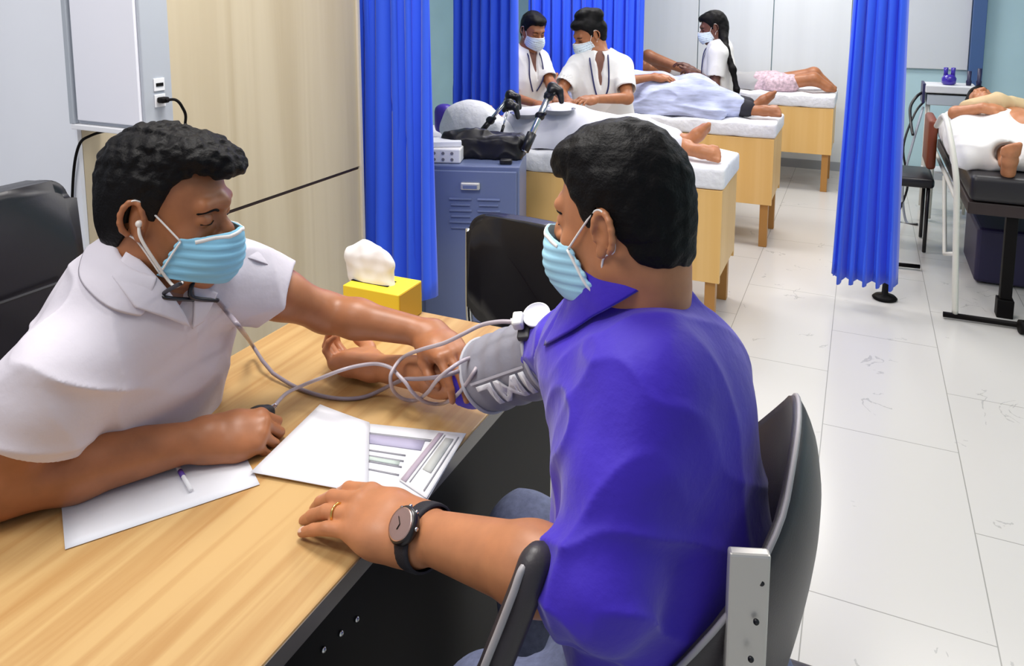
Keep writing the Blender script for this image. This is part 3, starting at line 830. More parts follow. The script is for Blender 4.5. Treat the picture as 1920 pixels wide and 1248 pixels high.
# collar: folded band round the neck
def collar(c, axis, fwd, r0, r1, hgt, point, mm, parent, name='collar', open_=26, drop=.0, S=None):
    a = V3(axis)/np.linalg.norm(axis); f = V3(fwd)-a*(V3(fwd) @ a); f /= np.linalg.norm(f); l = np.cross(a, f)
    bm = bmesh.new(); rows = []; n = 44
    for i in range(n+1):
        th = math.radians(open_+(360-2*open_)*i/n)
        d = f*math.cos(th)+l*math.sin(th); fr = abs(math.cos(th/2)); pt = max(0, (abs(th-math.pi)/math.pi)-.62)/.38
        el = 1.12 if True else 1
        top = c+a*(hgt*.55-drop*pt)+d*r0; mid = c+a*(hgt*.62-drop*pt)+d*(r0+.008)
        low_ = c+a*(-hgt*.35-drop*pt*1.5-point*pt)+d*(r1+.012*pt)
        in_ = c+a*(-hgt*.25-drop*pt)+d*(r0-.001)
        rows.append([bm.verts.new(v) for v in (in_, top, mid, (mid*.45+low_*.55)+d*.004, low_)])
    for i in range(n):
        for k in range(4): bm.faces.new((rows[i][k], rows[i][k+1], rows[i+1][k+1], rows[i+1][k]))
    if S is not None:      # let the flap rest on the cloth below it
        for row in rows:
            for v in row[2:]:
                for _ in range(5):
                    q = V3(v.co); e_ = S.ev(q[None])[0]
                    if e_ < .0045:
                        dd = q-c; dd = dd-a*(dd @ a)*.3; dd /= np.linalg.norm(dd); v.co = Vector(q+dd*(.0048-e_)*1.0+a*(.0048-e_)*.35)
    o = link(name, bm, mm, smooth=True); wparent(o, parent); solidify(o, .0028)
    md = o.modifiers.new('round', 'SUBSURF'); md.levels = 1; md.render_levels = 1
    return o
collar(CC+CAX*.026, CAX, fw, .0590, .090, .068, .022, m_blue, T, open_=24, S=SHIRT)
# trousers
S = Solid()
S.chain([pelv+V3((.02, 0, .0)), pelv+V3((-.02, 0, -.01))], [.165, .165], .03, sq=((0, 0, 1), .8))
for s_, kn in ((-1, V3((-.43, .86, .545))), (1, V3((-.52, 1.20, .56)))):
    hp = pelv+V3((0, .09*s_, -.02)); an = V3((kn[0]+.03, kn[1], .11))
    S.chain([hp, kn], [.092, .066], .03); S.chain([kn, an], [.066, .055], .02)
S.warp(lambda p: -.004*(1-np.abs(nz(p, 30, 9)))**3)
S.plane((0, 0, .10), (0, 0, -1))
wparent(S.obj('trousers', .006, m_jean), T)
for y_ in (.86, 1.20):
    S = Solid(); S.chain([(-.44, y_, .04), (-.56, y_, .035)], [.042, .036], .02); S.chain([(-.46, y_, .05), (-.46, y_, .10)], [.04, .04], .02); S.plane((0, 0, .002), (0, 0, -1))
    wparent(S.obj('shoe', .004, mat('black shoe leather', '151315', 0.35)), T)
# wristwatch
dn = (WRn-ELn)/np.linalg.norm(WRn-ELn); wc = WRn-dn*.016
wt = V3((.34, -.66, .66)); wt = wt-dn*(wt @ dn); wt /= np.linalg.norm(wt)
W_ = bpy.data.objects.new('wristwatch', bpy.data.meshes.new('wristwatch'))
S = Solid()
sd = np.cross(dn, wt)
def wrist_r(d):
    t = .09
    for _ in range(60): t -= .8*B.ev((wc+d*t)[None])[0]
    return t
NR = 40; bm = bmesh.new(); G = []
for k in range(NR):
    a = 2*math.pi*k/NR; d_ = wt*math.cos(a)+sd*math.sin(a)
    rr_ = max(wrist_r(d_), .5*(wrist_r(wt*math.cos(a-.2)+sd*math.sin(a-.2))+wrist_r(wt*math.cos(a+.2)+sd*math.sin(a+.2))))
    G.append([bm.verts.new(wc+d_*(rr_+o_)+dn*s_) for s_, o_ in ((-.0125, -.001), (-.0122, .0025), (-.006, .0036), (.006, .0036), (.0122, .0025), (.0125, -.001))])
for k in range(NR):
    for j_ in range(5): bm.faces.new((G[k][j_], G[k][j_+1], G[(k+1) % NR][j_+1], G[(k+1) % NR][j_]))
strap = wparent(link('watch_strap', bm, mat('black woven strap', '1D1B22', 0.7, bump=(500, 0.6, 0.001)), smooth=True), T)
cc = wc+wt*(wrist_r(wt)+.004); R = rotto(wt, dn)
bm = bmesh.new(); lathe(bm, [(.0215, -.004), (.0245, -.002), (.0252, .004), (.023, .008), (.0205, .009)], cc, R, 36)
case = wparent(link('watch_case', bm, mat('black watch case', '1B1718', 0.3, spec=0.6), smooth=True), T); case.parent = strap
bm = bmesh.new(); lathe(bm, [(.0212, .008), (.0213, .0099), (.0188, .0100)], cc, R, 36)
o = wparent(link('bezel', bm, mat('rose steel bezel', 'C9A79B', 0.25, metal=0.8), smooth=True), T); o.parent = strap
bm = bmesh.new(); lathe(bm, [(.0186, .0088), (.0186, .0098)], cc, R, 36)
o = wparent(link('dial', bm, mat('grey dial', '8D8090', 0.3), smooth=False), T); o.parent = strap
for a_, l_, w2 in ((40, .011, .0011), (160, .0075, .0014)):
    dd = V3(Vector(R.col[0]))*math.cos(math.radians(a_))+V3(Vector(R.col[1]))*math.sin(math.radians(a_))
    o = wparent(link('watch_hand', tb([cc+wt*.0106, cc+wt*.0106+dd*l_], w2*.5, 5), m_black), T); o.parent = strap
for a_ in (-90, 0, 90, 38, -38):
    dd = V3(Vector(R.col[0]))*math.cos(math.radians(a_))+V3(Vector(R.col[1]))*math.sin(math.radians(a_))
    bm = bmesh.new(); lathe(bm, [(.0022, 0), (.0028, .002), (.0024, .0045)], cc+dd*.0225+wt*.002, rotto(dd), 10)
    o = wparent(link('crown', bm, m_chrome, smooth=True), T); o.parent = strap
# ring on the ring finger
a, b_ = V3(Jn[2][0]), V3(Jn[2][1]); d = (b_-a)/np.linalg.norm(b_-a); c = a*.42+b_*.58
R = rotto(d); bm = bmesh.new()
tube(bm, [V3(c)+V3(R @ Vector((math.cos(t)*.0132, math.sin(t)*.0132, 0))) for t in np.linspace(0, 2*math.pi, 25)[:-1]], .0020, 6, closed=True)
wparent(link('finger_ring', bm, mat('gold', 'E8BE6A', 0.2, metal=1), smooth=True), T)
# ------------------------------------------------------------------ the man in the white coat
m_coat = mat('white cotton coat', 'D3CDD6', 0.8, bump=(60, 0.25, 0.003))
m_mask2 = mat('sky blue mask fabric', '8CC8E4', 0.75)
T = thing('person', 'seated man in a short sleeved white coat with a stethoscope, left of the desk', 'person', (-1.34, 0.88, 0))
PD = T
H = Head(spot(318, 390, 1.30), 18, 10, 0, 1.0); HD = H
DSn = V3(spot(122, 690, 1.19)); DSf = V3(spot(425, 512, 1.42))
DEn = V3(onz(-10, 905, .805)); DWn = V3(onz(385, 822, .79))
DEf = V3(spot(612, 586, 1.54)); DWf = V3(spot(806, 625, 1.50))
dneck = V3(spot(285, 540, 1.31)); dchest = V3((-1.165, .925, .935)); dbelly = V3((-1.22, .925, .79)); dpelv = V3((-1.32, .89, .57))
print('DOC', DSn, DSf, 'arm', np.linalg.norm(DSn-DEn), np.linalg.norm(DEn-DWn), np.linalg.norm(DSf-DEf), np.linalg.norm(DEf-DWf), dneck)
dfw = V3((1, .12, 0)); dfw /= np.linalg.norm(dfw)
def dtorso(S, inf, k=.05):
    up = (DSn+DSf)/2
    S.chain([dpelv, dbelly, dchest], [.165+inf, .160+inf, .165+inf], k, sq=(dfw, .72))
    S.chain([DSn+V3((0, .04, -.01)), up+V3((-.03, 0, .03)), DSf+V3((-.01, -.04, -.005))], [.058+inf, .062+inf, .058+inf], k)
    S.chain([dchest, up+V3((-.03, 0, .0))], [.15+inf, .10+inf], k, sq=(dfw, .75))
    S.chain([up+V3((-.02, 0, .03)), dneck], [.066+inf*.7, .052+inf*.3], .03)
B = Solid(); H.face(B); dtorso(B, -.012)
B.chain([dneck+V3((-.005, 0, -.02)), H.w(-.035, 0, -.06)], [.058, .058], .03)
B.chain([DSn, DEn], [.052, .050], .03); B.chain([DEn, DEn+(DWn-DEn)*.35, DWn], [.054, .052, .030], .02)
B.chain([DSf, DSf*.5+DEf*.5, DEf], [.050, .044, .037], .03); B.chain([DEf, DEf+(DWf-DEf)*.3, DWf], [.038, .037, .026], .02)
xn = V3(onz(505, 800, .79))-DWn
DJn, DFn = hand(B, DWn, xn, (.10, -.50, .86), 1, [(48, 62, 34), (54, 68, 36), (58, 70, 38), (60, 70, 40)], 1.0, splay=(3, 1, -2, -5),
                thumb=[(.024, .026, -.010), (.054, .040, -.024), (.084, .036, -.032), (.108, .024, -.036)], wr=.024)
xf2 = V3(spot(868, 682, 1.40))-DWf
DJf, DFf = hand(B, DWf, xf2, (.25, -.15, 1), -1, [(30, 22, 12), (26, 22, 12), (22, 22, 12), (18, 20, 12)], .92, splay=(3, 0, -3, -7),
                thumb=[(.022, .026, -.010), (.050, .038, -.030), (.076, .040, -.050), (.098, .034, -.062)], wr=.023)
wparent(B.obj('body', .0026, m_skin_d), T)
DBODY = B
# hair: short curls with a quiff over the brow
S = Solid()
H.e(S, (-.020, 0, .046), (.108, .086, .098)); H.e(S, (-.045, 0, -.02), (.074, .074, .080), .03); H.e(S, (.035, 0, .106), (.060, .064, .030), .03)
H.e(S, (.078, .012, .092), (.036, .045, .026), .02)
DH = [(-.14, -.080), (-.075, -.078), (-.045, -.060), (-.030, -.030), (-.022, .030), (-.004, .036), (.000, .000), (.014, -.002), (.024, .028), (.034, .058), (.052, .082), (.13, .074)]
S.add('i', lambda p: H.hairline(p, DH), H.c, 1e9, .006)
S.warp(lambda p: (lambda q: (.0035*nz(p, 230, 1)+.003*nz(p, 130, 2))*np.clip((q[:, 2]-.02)/.05, .15, 1))(H.loc(p)))
wparent(S.obj('hair', .0022, m_hair), T)
brows(H, T)
face_mask(H, B, T, m_mask2, puff=.016, low=-.108, top=-.006, edge=.036, es=.45)
# pink shirt under the coat
S = Solid(); dtorso(S, .002); S.chain([dneck, dneck+V3((.0, 0, .05))], [.060, .056], .02)
S.chain([dneck+V3((-.02, 0, .03)), dneck+V3((-.03, 0, .14))], [.060, .075], .01, 's'); S.plane((0, 0, .66), (0, 0, -1))
wparent(S.obj('undershirt', .005, mat('dusky pink shirt cloth', 'A27C72', 0.8)), T)
# coat
S = Solid(); dtorso(S, .018)
hn = (DEn-DSn)/np.linalg.norm(DEn-DSn); hf = (DEf-DSf)/np.linalg.norm(DEf-DSf)
cn = DSn+(DEn-DSn)*.53; cf = DSf+(DEf-DSf)*.46
sleeve(S, [DSn, DSn*.5+cn*.5, cn+hn*.05], [.076, .082, .084], cn, hn, .066)
hf2 = hf+V3((.05, -.1, 0)); hf2 /= np.linalg.norm(hf2)
sleeve(S, [DSf, DSf*.4+cf*.6, cf+hf*.05], [.068, .063, .062], cf, hf2, .050, .03)
VB = V3(spot(352, 606, 1.22)); VT = V3(spot(330, 520, 1.27))
DAX = dfw*.5+V3((0, 0, .87)); DC = V3(spot(283, 512, 1.31))
S.chain([(DSn+DSf)/2+V3((-.02, 0, .01)), DC-DAX*.02], [.080, .070], .03)
pre = Solid(); pre.ops = list(S.ops)
S.chain([DC-DAX*.01, DC+DAX*.10], [.0635, .09], .006, 's')
VBs = hit(pre, 352, 606); VTs = hit(pre, 322, 525)
S.chain([VTs+dfw*.01, VBs+dfw*.01], [.036, .006], .004, 's')
S.plane((0, 0, .62), (0, 0, -1))
def dfolds(p):
    q = p.copy(); q[:, 2] *= .4
    r1 = 1-np.abs(nz(q, 22, 3)); r2 = 1-np.abs(nz(p @ np.array([[.6, .5, .62], [-.5, .8, .1], [-.6, -.3, .7]])*np.array([1, .3, 1]), 28, 5))
    arm = np.exp(-((p-V3(spot(190, 700, 1.12)))**2).sum(1)/.009)+np.exp(-((p-V3(spot(440, 560, 1.36)))**2).sum(1)/.006)
    return -(.0055*r1**3+.0065*r2**3+.010*arm*(r2**2))+.003
S.warp(dfolds)
COAT = S
wparent(S.obj('coat', .0035, m_coat), T)
collar(DC+DAX*.018, DAX, dfw, .0660, .100, .055, .0, m_coat, T, open_=50, S=COAT)
# lapels lying on the coat, either side of the opening
for poly in ([(240, 474), (351, 610), (251, 576), (212, 522)], [(356, 528), (356, 614), (376, 600), (404, 548)]):
    o = link('lapel', patch(pre, [hit(pre, *q) for q in poly], .006, 0), m_coat, smooth=True); wparent(o, T); solidify(o, .003)
# trousers and shoes
m_tr = mat('dark grey trousers', '2C2D33', 0.8)
S = Solid()
S.chain([dpelv+V3((-.02, 0, 0)), dpelv+V3((.02, 0, -.01))], [.165, .165], .03, sq=((0, 0, 1), .8))
for s_ in (-1, 1):
    hp = dpelv+V3((0, .09*s_, -.02)); kn = V3((-.93, .88+.12*s_, .55)); an = V3((-.92, .88+.13*s_, .11))
    S.chain([hp, kn], [.090, .066], .03); S.chain([kn, an], [.066, .052], .02)
S.plane((0, 0, .10), (0, 0, -1))
wparent(S.obj('trousers', .007, m_tr), T)
for s_ in (-1, 1):
    S = Solid(); y_ = .88+.13*s_
    S.chain([(-.94, y_, .04), (-.80, y_, .035)], [.042, .036], .02); S.chain([(-.93, y_, .05), (-.93, y_, .10)], [.04, .04], .02); S.plane((0, 0, .002), (0, 0, -1))
    wparent(S.obj('shoe', .005, mat('black shoe leather', '151315', 0.35)), T)
# ------------------------------------------------------------------ things on the desk and round the arm
m_tube = mat('grey rubber tubing', 'B9AEB4', 0.35, spec=0.6)
m_blackp = mat('black plastic', '141216', 0.35)
m_paper = mat('white paper', 'E2E3E9', 0.7)
def quad_sheet(name, corners, z, m_, nu=10, nv=10, curl=.0015, parent=None, t=.0006):
    A, B_, C_, D_ = [Vector((c[0], c[1], 0)) for c in corners]
    bm = bmesh.new(); G = []
    for i in range(nu+1):
        G.append([])
        for j_ in range(nv+1):
            u, v = i/nu, j_/nv; p = (A.lerp(B_, u)).lerp(D_.lerp(C_, u), v)
            G[-1].append(bm.verts.new((p.x, p.y, z+curl*(math.sin(u*3+1)*math.sin(v*2.4)+.5*((2*u-1)**2)*((2*v-1)**2)))))
    for i in range(nu):
        for j_ in range(nv): bm.faces.new((G[i][j_], G[i+1][j_], G[i+1][j_+1], G[i][j_+1]))
    o = link(name, bm, m_, smooth=True)
    md = o.modifiers.new('t', 'SOLIDIFY'); md.thickness = t; md.offset = 1
    if parent: wparent(o, parent)
    return o
def oz(x, y, z=.7515): return onz(x, y, z)
p1, p2 = oz(122, 1030), oz(487, 908); d = (p2-p1); n_ = Vector((-d.y, d.x, 0)).normalized()*.20
tag(quad_sheet('paper_sheet', [p1, p2, p2+n_, p1+n_], .7512, m_paper, curl=.0006), 'blank white sheet lying under the forearm of the man in the white coat', 'paper')
T = thing('printed_form', 'printed form with a lavender band under the right edge of the loose white sheet', 'paper', tuple(oz(770, 870)))
FC = [oz(676, 792), oz(874, 812), oz(801, 937), oz(672, 905)]
f_ = quad_sheet('form_page', FC, .7512, m_paper, curl=.0004, parent=T)
def fq(u0, v0, u1, v1):
    def P(u, v): return (FC[0].lerp(FC[1], u)).lerp(FC[3].lerp(FC[2], u), v)
    return [P(u0, v0), P(u1, v0), P(u1, v1), P(u0, v1)]
m_lav = mat('lavender print', 'B9B4CF', 0.7); m_ink = mat('grey print', '9A9AA2', 0.7); m_teal = mat('pale green print', 'C9D6CF', 0.7)
quad_sheet('printed_band', fq(.08, .20, .66, .36), .7526, m_lav, 4, 2, .0002, T, .0002)
quad_sheet('printed_line', fq(.08, .17, .78, .20), .7527, m_ink, 4, 2, .0002, T, .0002)
for v in (.46, .55, .64, .76): quad_sheet('printed_line', fq(.10, v, .52, v+.02), .7526, m_ink, 4, 2, .0002, T, .0002)
quad_sheet('printed_band', fq(.10, .56, .48, .63), .7525, m_teal, 4, 2, .0002, T, .0002)
T = thing('folded_leaflet', 'narrow folded leaflet with grey printing at the front edge of the desk', 'paper', tuple(oz(800, 870)))
LC = [oz(822, 812), oz(872, 818), oz(800, 936), oz(748, 902)]
quad_sheet('leaflet_page', LC, .7536, mat('pale grey paper', 'E4E5E8', 0.6), curl=.0006, parent=T)
def lq(u0, v0, u1, v1):
    def P(u, v): return (LC[0].lerp(LC[1], u)).lerp(LC[3].lerp(LC[2], u), v)
    return [P(u0, v0), P(u1, v0), P(u1, v1), P(u0, v1)]
quad_sheet('printed_band', lq(.04, .02, .22, .98), .7550, mat('rose grey print', 'B7A9B8', 0.7), 2, 6, .0002, T, .0002)
quad_sheet('printed_band', lq(.40, .10, .70, .70), .7550, mat('grey photo print', 'C3C6C3', 0.7), 2, 6, .0002, T, .0002)
quad_sheet('printed_line', lq(.80, .05, .84, .95), .7550, m_ink, 2, 6, .0002, T, .0002)
quad_sheet('printed_line', lq(.30, .05, .33, .95), .7550, m_ink, 2, 6, .0002, T, .0002)
tag(quad_sheet('paper_sheet', [oz(600, 758, .7555), oz(693, 792, .7555), oz(690, 925, .7555), oz(470, 886, .7555)], .7555, m_paper, curl=.0015), 'loose blank white sheet between the two hands, over the printed form', 'paper')
# pen
T = thing('pen', 'x', 'pen', tuple(oz(345, 890)))
T['label'] = 'thin white pen with purple grip on the sheet beneath the forearm'
a, b_ = oz(322, 856, .757), oz(358, 918, .757)
wparent(link('barrel', tb([a, b_], .0036, 10), m_white, smooth=True), T)
wparent(link('grip', tb([a.lerp(b_, .45), a.lerp(b_, .62)], .0042, 10), mat('purple rubber', '5B3B9B', 0.5), smooth=True), T)
# tissue box
T = thing('tissue_box', 'yellow tissue box with a white tissue standing out of it', 'box', (-1.075, 1.54, .75))
m_yel = mat('yellow card', 'F2D436', 0.5)
wparent(link('box', span((-1.14, 1.485, .7505), (-.978, 1.592, .835)), m_yel, bevel=.002), T)
wparent(link('end_flap', span((-.9785, 1.490, .753), (-.9765, 1.587, .832)), mat('ochre card', 'C79A2E', 0.5)), T)
wparent(link('opening', rbox((-1.085, 1.538, .8355), (.11, .04, .002), .0008, 2), m_black), T)
S = Solid()
S.chain([(-1.09, 1.54, .82), (-1.10, 1.545, .87), (-1.12, 1.55, .905)], [.030, .040, .016], .03, sq=((0, 1, .1), .35))
S.chain([(-1.07, 1.54, .83), (-1.065, 1.54, .875)], [.026, .020], .03, sq=((.2, 1, .1), .35)); S.chain([(-1.12, 1.54, .83), (-1.155, 1.54, .885)], [.024, .012], .02, sq=((.2, 1, .1), .35))
S.warp(lambda p: .0022*nz(p, 90, 3))
wparent(S.obj('tissue', .0025, mat('white tissue', 'F4F2F0', 0.85)), T)

# ------------------------------------------------------------------ blood pressure cuff round the far upper arm
T = thing('blood_pressure_cuff', 'grey blood pressure cuff with white lettering wrapped round the outstretched arm', 'blood pressure cuff', tuple(ELf*.6+SHf*.4))
m_cuff = mat('grey nylon cuff', '8F8E98', 0.55, spec=0.4, bump=(90, 0.25, 0.002))
ax = (ELf-SHf); AL = np.linalg.norm(ax); ax = ax/AL
u1 = V3((0, 0, 1)); u1 = u1-ax*(u1 @ ax); u1 /= np.linalg.norm(u1); u2 = np.cross(ax, u1)
if u2 @ V3((0, -1, 0)) < 0: u2 = -u2          # u2 looks at the camera side
C0, C1 = SHf+ax*AL*.22, SHf+ax*AL*.86
RC = .0665
S = Solid(); S.chain([C0-ax*.05, C1+ax*.05], [RC+.003, RC-.002], 0)
S.plane(C1, ax, .008); S.plane(C0, -ax, .008)
S.warp(lambda p: .0016*nz(p, 70, 4)+(lambda t: .0015*np.cos(t*2*math.pi/.042))((p-C0) @ ax))
CUFF = S
S2 = Solid(); S2.ops = list(S.ops); S2.chain([C0-ax*.06, C1+ax*.06], [RC-.006, RC-.012], .002, 's')
wparent(S2.obj('wrap', .0025, m_cuff), T)
P = [C0+ax*.01+(u1*math.cos(a)+u2*math.sin(a))*(RC+.003) for a in np.linspace(0.1, 2*math.pi+.1, 41)[:-1]]
wparent(link('edge_binding', tb(P, .0035, 8, closed=True), mat('light grey binding', 'B9B8BE', 0.6), smooth=True), T)
P = [C1-ax*.004+(u1*math.cos(a)+u2*math.sin(a))*(RC-.001) for a in np.linspace(0.1, 2*math.pi+.1, 41)[:-1]]
wparent(link('edge_binding', tb(P, .0035, 8, closed=True), mat('light grey binding', 'B9B8BE', 0.6), smooth=True), T)
m_let = mat('white print', 'EEEEF2', 0.6)
def wrap_pt(s, th, off=.0): return C0*(1-s)+C1*s+(u1*math.cos(th)+u2*math.sin(th))*(RC+.0035+off)
def text_mesh(txt, size=1.0, bold=.03):
    cu = bpy.data.curves.new('t', 'FONT'); cu.body = txt; cu.size = size; cu.offset = bold; cu.resolution_u = 3
    o = bpy.data.objects.new('t', cu); COL.objects.link(o); bpy.context.view_layer.update()
    dg = bpy.context.evaluated_depsgraph_get(); me = bpy.data.meshes.new_from_object(o.evaluated_get(dg))
    bpy.data.objects.remove(o); bm = bmesh.new(); bm.from_mesh(me)
    bmesh.ops.triangulate(bm, faces=bm.faces[:])
    for _ in range(2): bmesh.ops.subdivide_edges(bm, edges=[e for e in bm.edges if e.calc_length() > .12], cuts=1)
    return bm
bm = text_mesh('IML'); xs_ = [v.co.x for v in bm.verts]; ys_ = [v.co.y for v in bm.verts]
x0, x1, y0, y1 = min(xs_), max(xs_), min(ys_), max(ys_)
for v in bm.verts:
    a_ = (v.co.x-x0)/(x1-x0); h_ = (v.co.y-y0)/(y1-y0)
    p = wrap_pt(.12+.66*a_, math.radians(92+36*h_), .0012); v.co = Vector(p)
o = wparent(link('lettering', bm, m_let), T); solidify(o, .0012)
bm = bmesh.new(); G = []
for i in range(25): G.append([bm.verts.new(wrap_pt(.10+.74*i/24, math.radians(85+k*1.7), .0010)) for k in range(3)])
for i in range(24):
    for k in range(2): bm.faces.new((G[i][k], G[i+1][k], G[i+1][k+1], G[i][k+1]))
o = wparent(link('printed_line', bm, mat('faded print', 'C2C0C8', 0.6)), T); solidify(o, .0008)

# gauge clipped on top of the cuff
T = thing('pressure_gauge', 'round white dial gauge clipped to the top of the grey cuff', 'gauge', tuple(V3(spot(1004, 598, 1.275))))
gc = V3(spot(1006, 590, 1.275)); gn = V3((-.05, -.55, .83)); R = rotto(gn, (1, .3, 0))
bm = bmesh.new(); lathe(bm, [(.012, -.022), (.020, -.018), (.0225, -.006), (.0225, .001)], gc, R, 32)
wparent(link('gauge_case', bm, mat('dark grey metal', '6A6A72', 0.3, metal=0.7), smooth=True), T)
bm = bmesh.new(); lathe(bm, [(.0232, -.001), (.0238, .0015), (.0215, .0035), (.0212, .0025), (.002, .0025)], gc, R, 32)
wparent(link('dial', bm, mat('white dial face', 'F6F6F6', 0.3), smooth=True), T)
bm = rbox(V3(spot(972, 601, 1.275)), (.026, .018, .020), .004, 3, R); wparent(link('valve_block', bm, mat('ivory plastic', 'E6E6DE', 0.4), smooth=True), T)
bm = rbox(V3(spot(984, 617, 1.28)), (.040, .022, .012), .003, 3, R); wparent(link('clip', bm, mat('dark clip', '3A3838', 0.4), smooth=True), T)
bm = tb([V3(spot(958, 603, 1.275)), V3(spot(972, 601, 1.275))], .0055, 10); wparent(link('nipple', bm, m_white, smooth=True), T)

def zpath(P): return smoothpath([onz(x, y, z) for x, y, z in P], 7)
# inflation bulb and its tube
T = thing('inflation_bulb', 'grey rubber bulb and long tube squeezed in the near fist', 'bulb', tuple(onz(480, 790, .79)))
S = Solid(); S.chain([onz(455, 795, .775), onz(485, 785, .78), onz(503, 772, .785)], [.012, .020, .011], .02)
wparent(S.obj('bulb', .002, mat('black rubber', '1C1A1D', 0.5)), T)
S = Solid(); S.chain([onz(503, 772, .785), onz(514, 762, .787)], [.009, .006], .004)
wparent(S.obj('valve', .0012, m_chrome), T)
Pt = [(513, 763, .787), (536, 738, .79), (568, 722, .80), (600, 709, .825), (639, 694, .845), (674, 685, .845), (706, 682, .84), (732, 689, .835), (748, 704, .83), (762, 719, .82), (776, 738, .80), (797, 753, .775), (825, 757, .765), (850, 746, .82), (871, 724, .86), (887, 700, .895), (896, 684, .90)]
wparent(link('tube', tb(zpath(Pt), .0036, 10), m_tube, smooth=True), T)
T = thing('gauge_tube', 'grey tube looping from the white gauge down beside the elbow', 'tube', tuple(onz(780, 749, .76)))
Pt = [(960, 603, 1.005), (935, 603, 1.0), (903, 609, .985), (868, 626, .965), (832, 643, .94), (790, 655, .905), (758, 668, .855), (741, 686, .845), (732, 707, .83), (737, 731, .79), (755, 747, .765), (780, 750, .76), (801, 736, .81), (820, 712, .885), (846, 690, .915), (872, 674, .91), (897, 668, .90)]
wparent(link('tube', tb(zpath(Pt), .0036, 10), m_tube, smooth=True), T)

# ------------------------------------------------------------------ stethoscope
T = thing('stethoscope', 'stethoscope with grey tubing hanging from the ears of the man in white', 'stethoscope', tuple(V3(spot(410, 560, 1.22))))
Y_ = hit(COAT, 408, 563, off=.006)
m_st = mat('dark stethoscope plastic', '1D1C24', 0.35); m_ear = mat('ivory ear tube', 'E9E2DA', 0.4)
ear = V3(HD.w(-.004, -.080, -.004)); e2 = V3(HD.w(-.004, .080, -.004))
neckS = Solid(); neckS.ops = list(DBODY.ops)
a1 = HD.w(.020, -.080, -.050); a2 = HD.w(.055, -.066, -.100)
pA = [ear, HD.w(.002, -.084, -.022), a1, a2, V3(spot(341, 530, 1.20))]
wparent(link('ear_tube', tb(smoothpath(pA, 8), .0026, 8), m_ear, smooth=True), T)
pB = [pA[-1], V3(settle(COAT, [spot(360, 538, 1.19)], .010)[0]), V3(settle(COAT, [spot(382, 556, 1.19)], .010)[0]), Y_]
wparent(link('spring_tube', tb(smoothpath(pB, 8), .0036, 8), m_st, smooth=True), T)
pC = [e2, HD.w(.02, .084, -.06), HD.w(.035, .060, -.125), V3(settle(COAT, [spot(402, 512, 1.25)], .010)[0])]
wparent(link('ear_tube', tb(smoothpath(pC, 8), .0026, 8), m_st, smooth=True), T)
pD = [pC[-1], V3(settle(COAT, [spot(408, 538, 1.22)], .010)[0]), Y_]
wparent(link('spring_tube', tb(smoothpath(pD, 6), .0038, 8), m_st, smooth=True), T)
for c_ in (ear, e2):
    S = Solid(); S.ell(c_, (.006, .006, .006), None, 0); wparent(S.obj('ear_tip', .0015, m_ear), T)
head_ = [Y_, hit(COAT, 426, 585, off=.008), V3(spot(448, 612, 1.22)), V3(onz(470, 642, .80)), V3(onz(492, 676, .775))]
Pt = [(508, 697, .765), (550, 723, .756), (596, 740, .755), (639, 747, .755), (677, 745, .755), (706, 735, .76), (734, 721, .79), (758, 711, .82), (785, 710, .84), (818, 707, .87), (850, 699, .885), (872, 690, .875)]
wparent(link('tubing', tb(smoothpath(head_, 7)+zpath(Pt)[1:], .0040, 10), mat('grey vinyl tubing', '8E838C', 0.35, spec=0.6), smooth=True), T)
cp = V3(onz(884, 687, .875)); R = rotto((.1, -.1, 1))
bm = bmesh.new(); lathe(bm, [(.014, -.008), (.020, -.007), (.021, -.003), (.012, .001), (.009, .006), (.004, .009)], cp, R, 28)
wparent(link('chest_piece', bm, m_chrome, smooth=True), T)

# ------------------------------------------------------------------ chair of the man in blue
T = thing('office_chair', 'dark padded bucket chair with a silver bracket that the man in blue sits on', 'chair', (-.12, 1.0, 0))
bm = bmesh.new(); NU, NV = 40, 22; G = []
ca, sa = math.cos(math.radians(3)), math.sin(math.radians(3))
def shell_pt(th, rr, off):
    # superellipse outline in (y, z), bowl in x
    y = .228*rr*math.copysign(abs(math.cos(th))**.75, math.cos(th)); z = .31*rr*math.copysign(abs(math.sin(th))**.85, math.sin(th))
    if z > 0: y *= 1-.12*(z/.31)**2
    kk = .6+3.9*min(1, max(0, (.27-z)/.42)); x = -.050-kk*y*y-.35*max(z, 0)**2+.20*z+off
    return Vector((-.036+x*ca-y*sa, 1.01+x*sa+y*ca, .69+z))
for side, off in ((0, .0), (1, .045)):
    for k in range(NV+1):
        rr = k/NV; f = 1 if side == 0 else 1
        th_ = off*(1-.75*rr**6)
        G.append([bm.verts.new(shell_pt(2*math.pi*i/NU, rr*(1.0), th_)) for i in range(NU)])
A = G[:NV+1]; B_ = G[NV+1:]
for L_, fl in ((A, 0), (B_, 1)):
    for k in range(NV):
        for i in range(NU):
            q = (L_[k][i], L_[k+1][i], L_[k+1][(i+1) % NU], L_[k][(i+1) % NU]); bm.faces.new(q if fl else q[::-1])
for i in range(NU): bm.faces.new((A[NV][i], A[NV][(i+1) % NU], B_[NV][(i+1) % NU], B_[NV][i]))
bmesh.ops.remove_doubles(bm, verts=bm.verts, dist=.0005); bmesh.ops.recalc_face_normals(bm, faces=bm.faces)
wparent(link('backrest', bm, m_leather2, smooth=True), T)
rim = [shell_pt(2*math.pi*i/72, 1.004, .008) for i in range(72)]
wparent(link('piping', tb(rim, .0035, 6, closed=True), mat('grey piping', 'A9A4A6', 0.4), smooth=True), T)
wparent(link('seat', rbox((-.17, 1.0, .435), (.46, .46, .09), .04, 5), m_leather2, smooth=True), T)
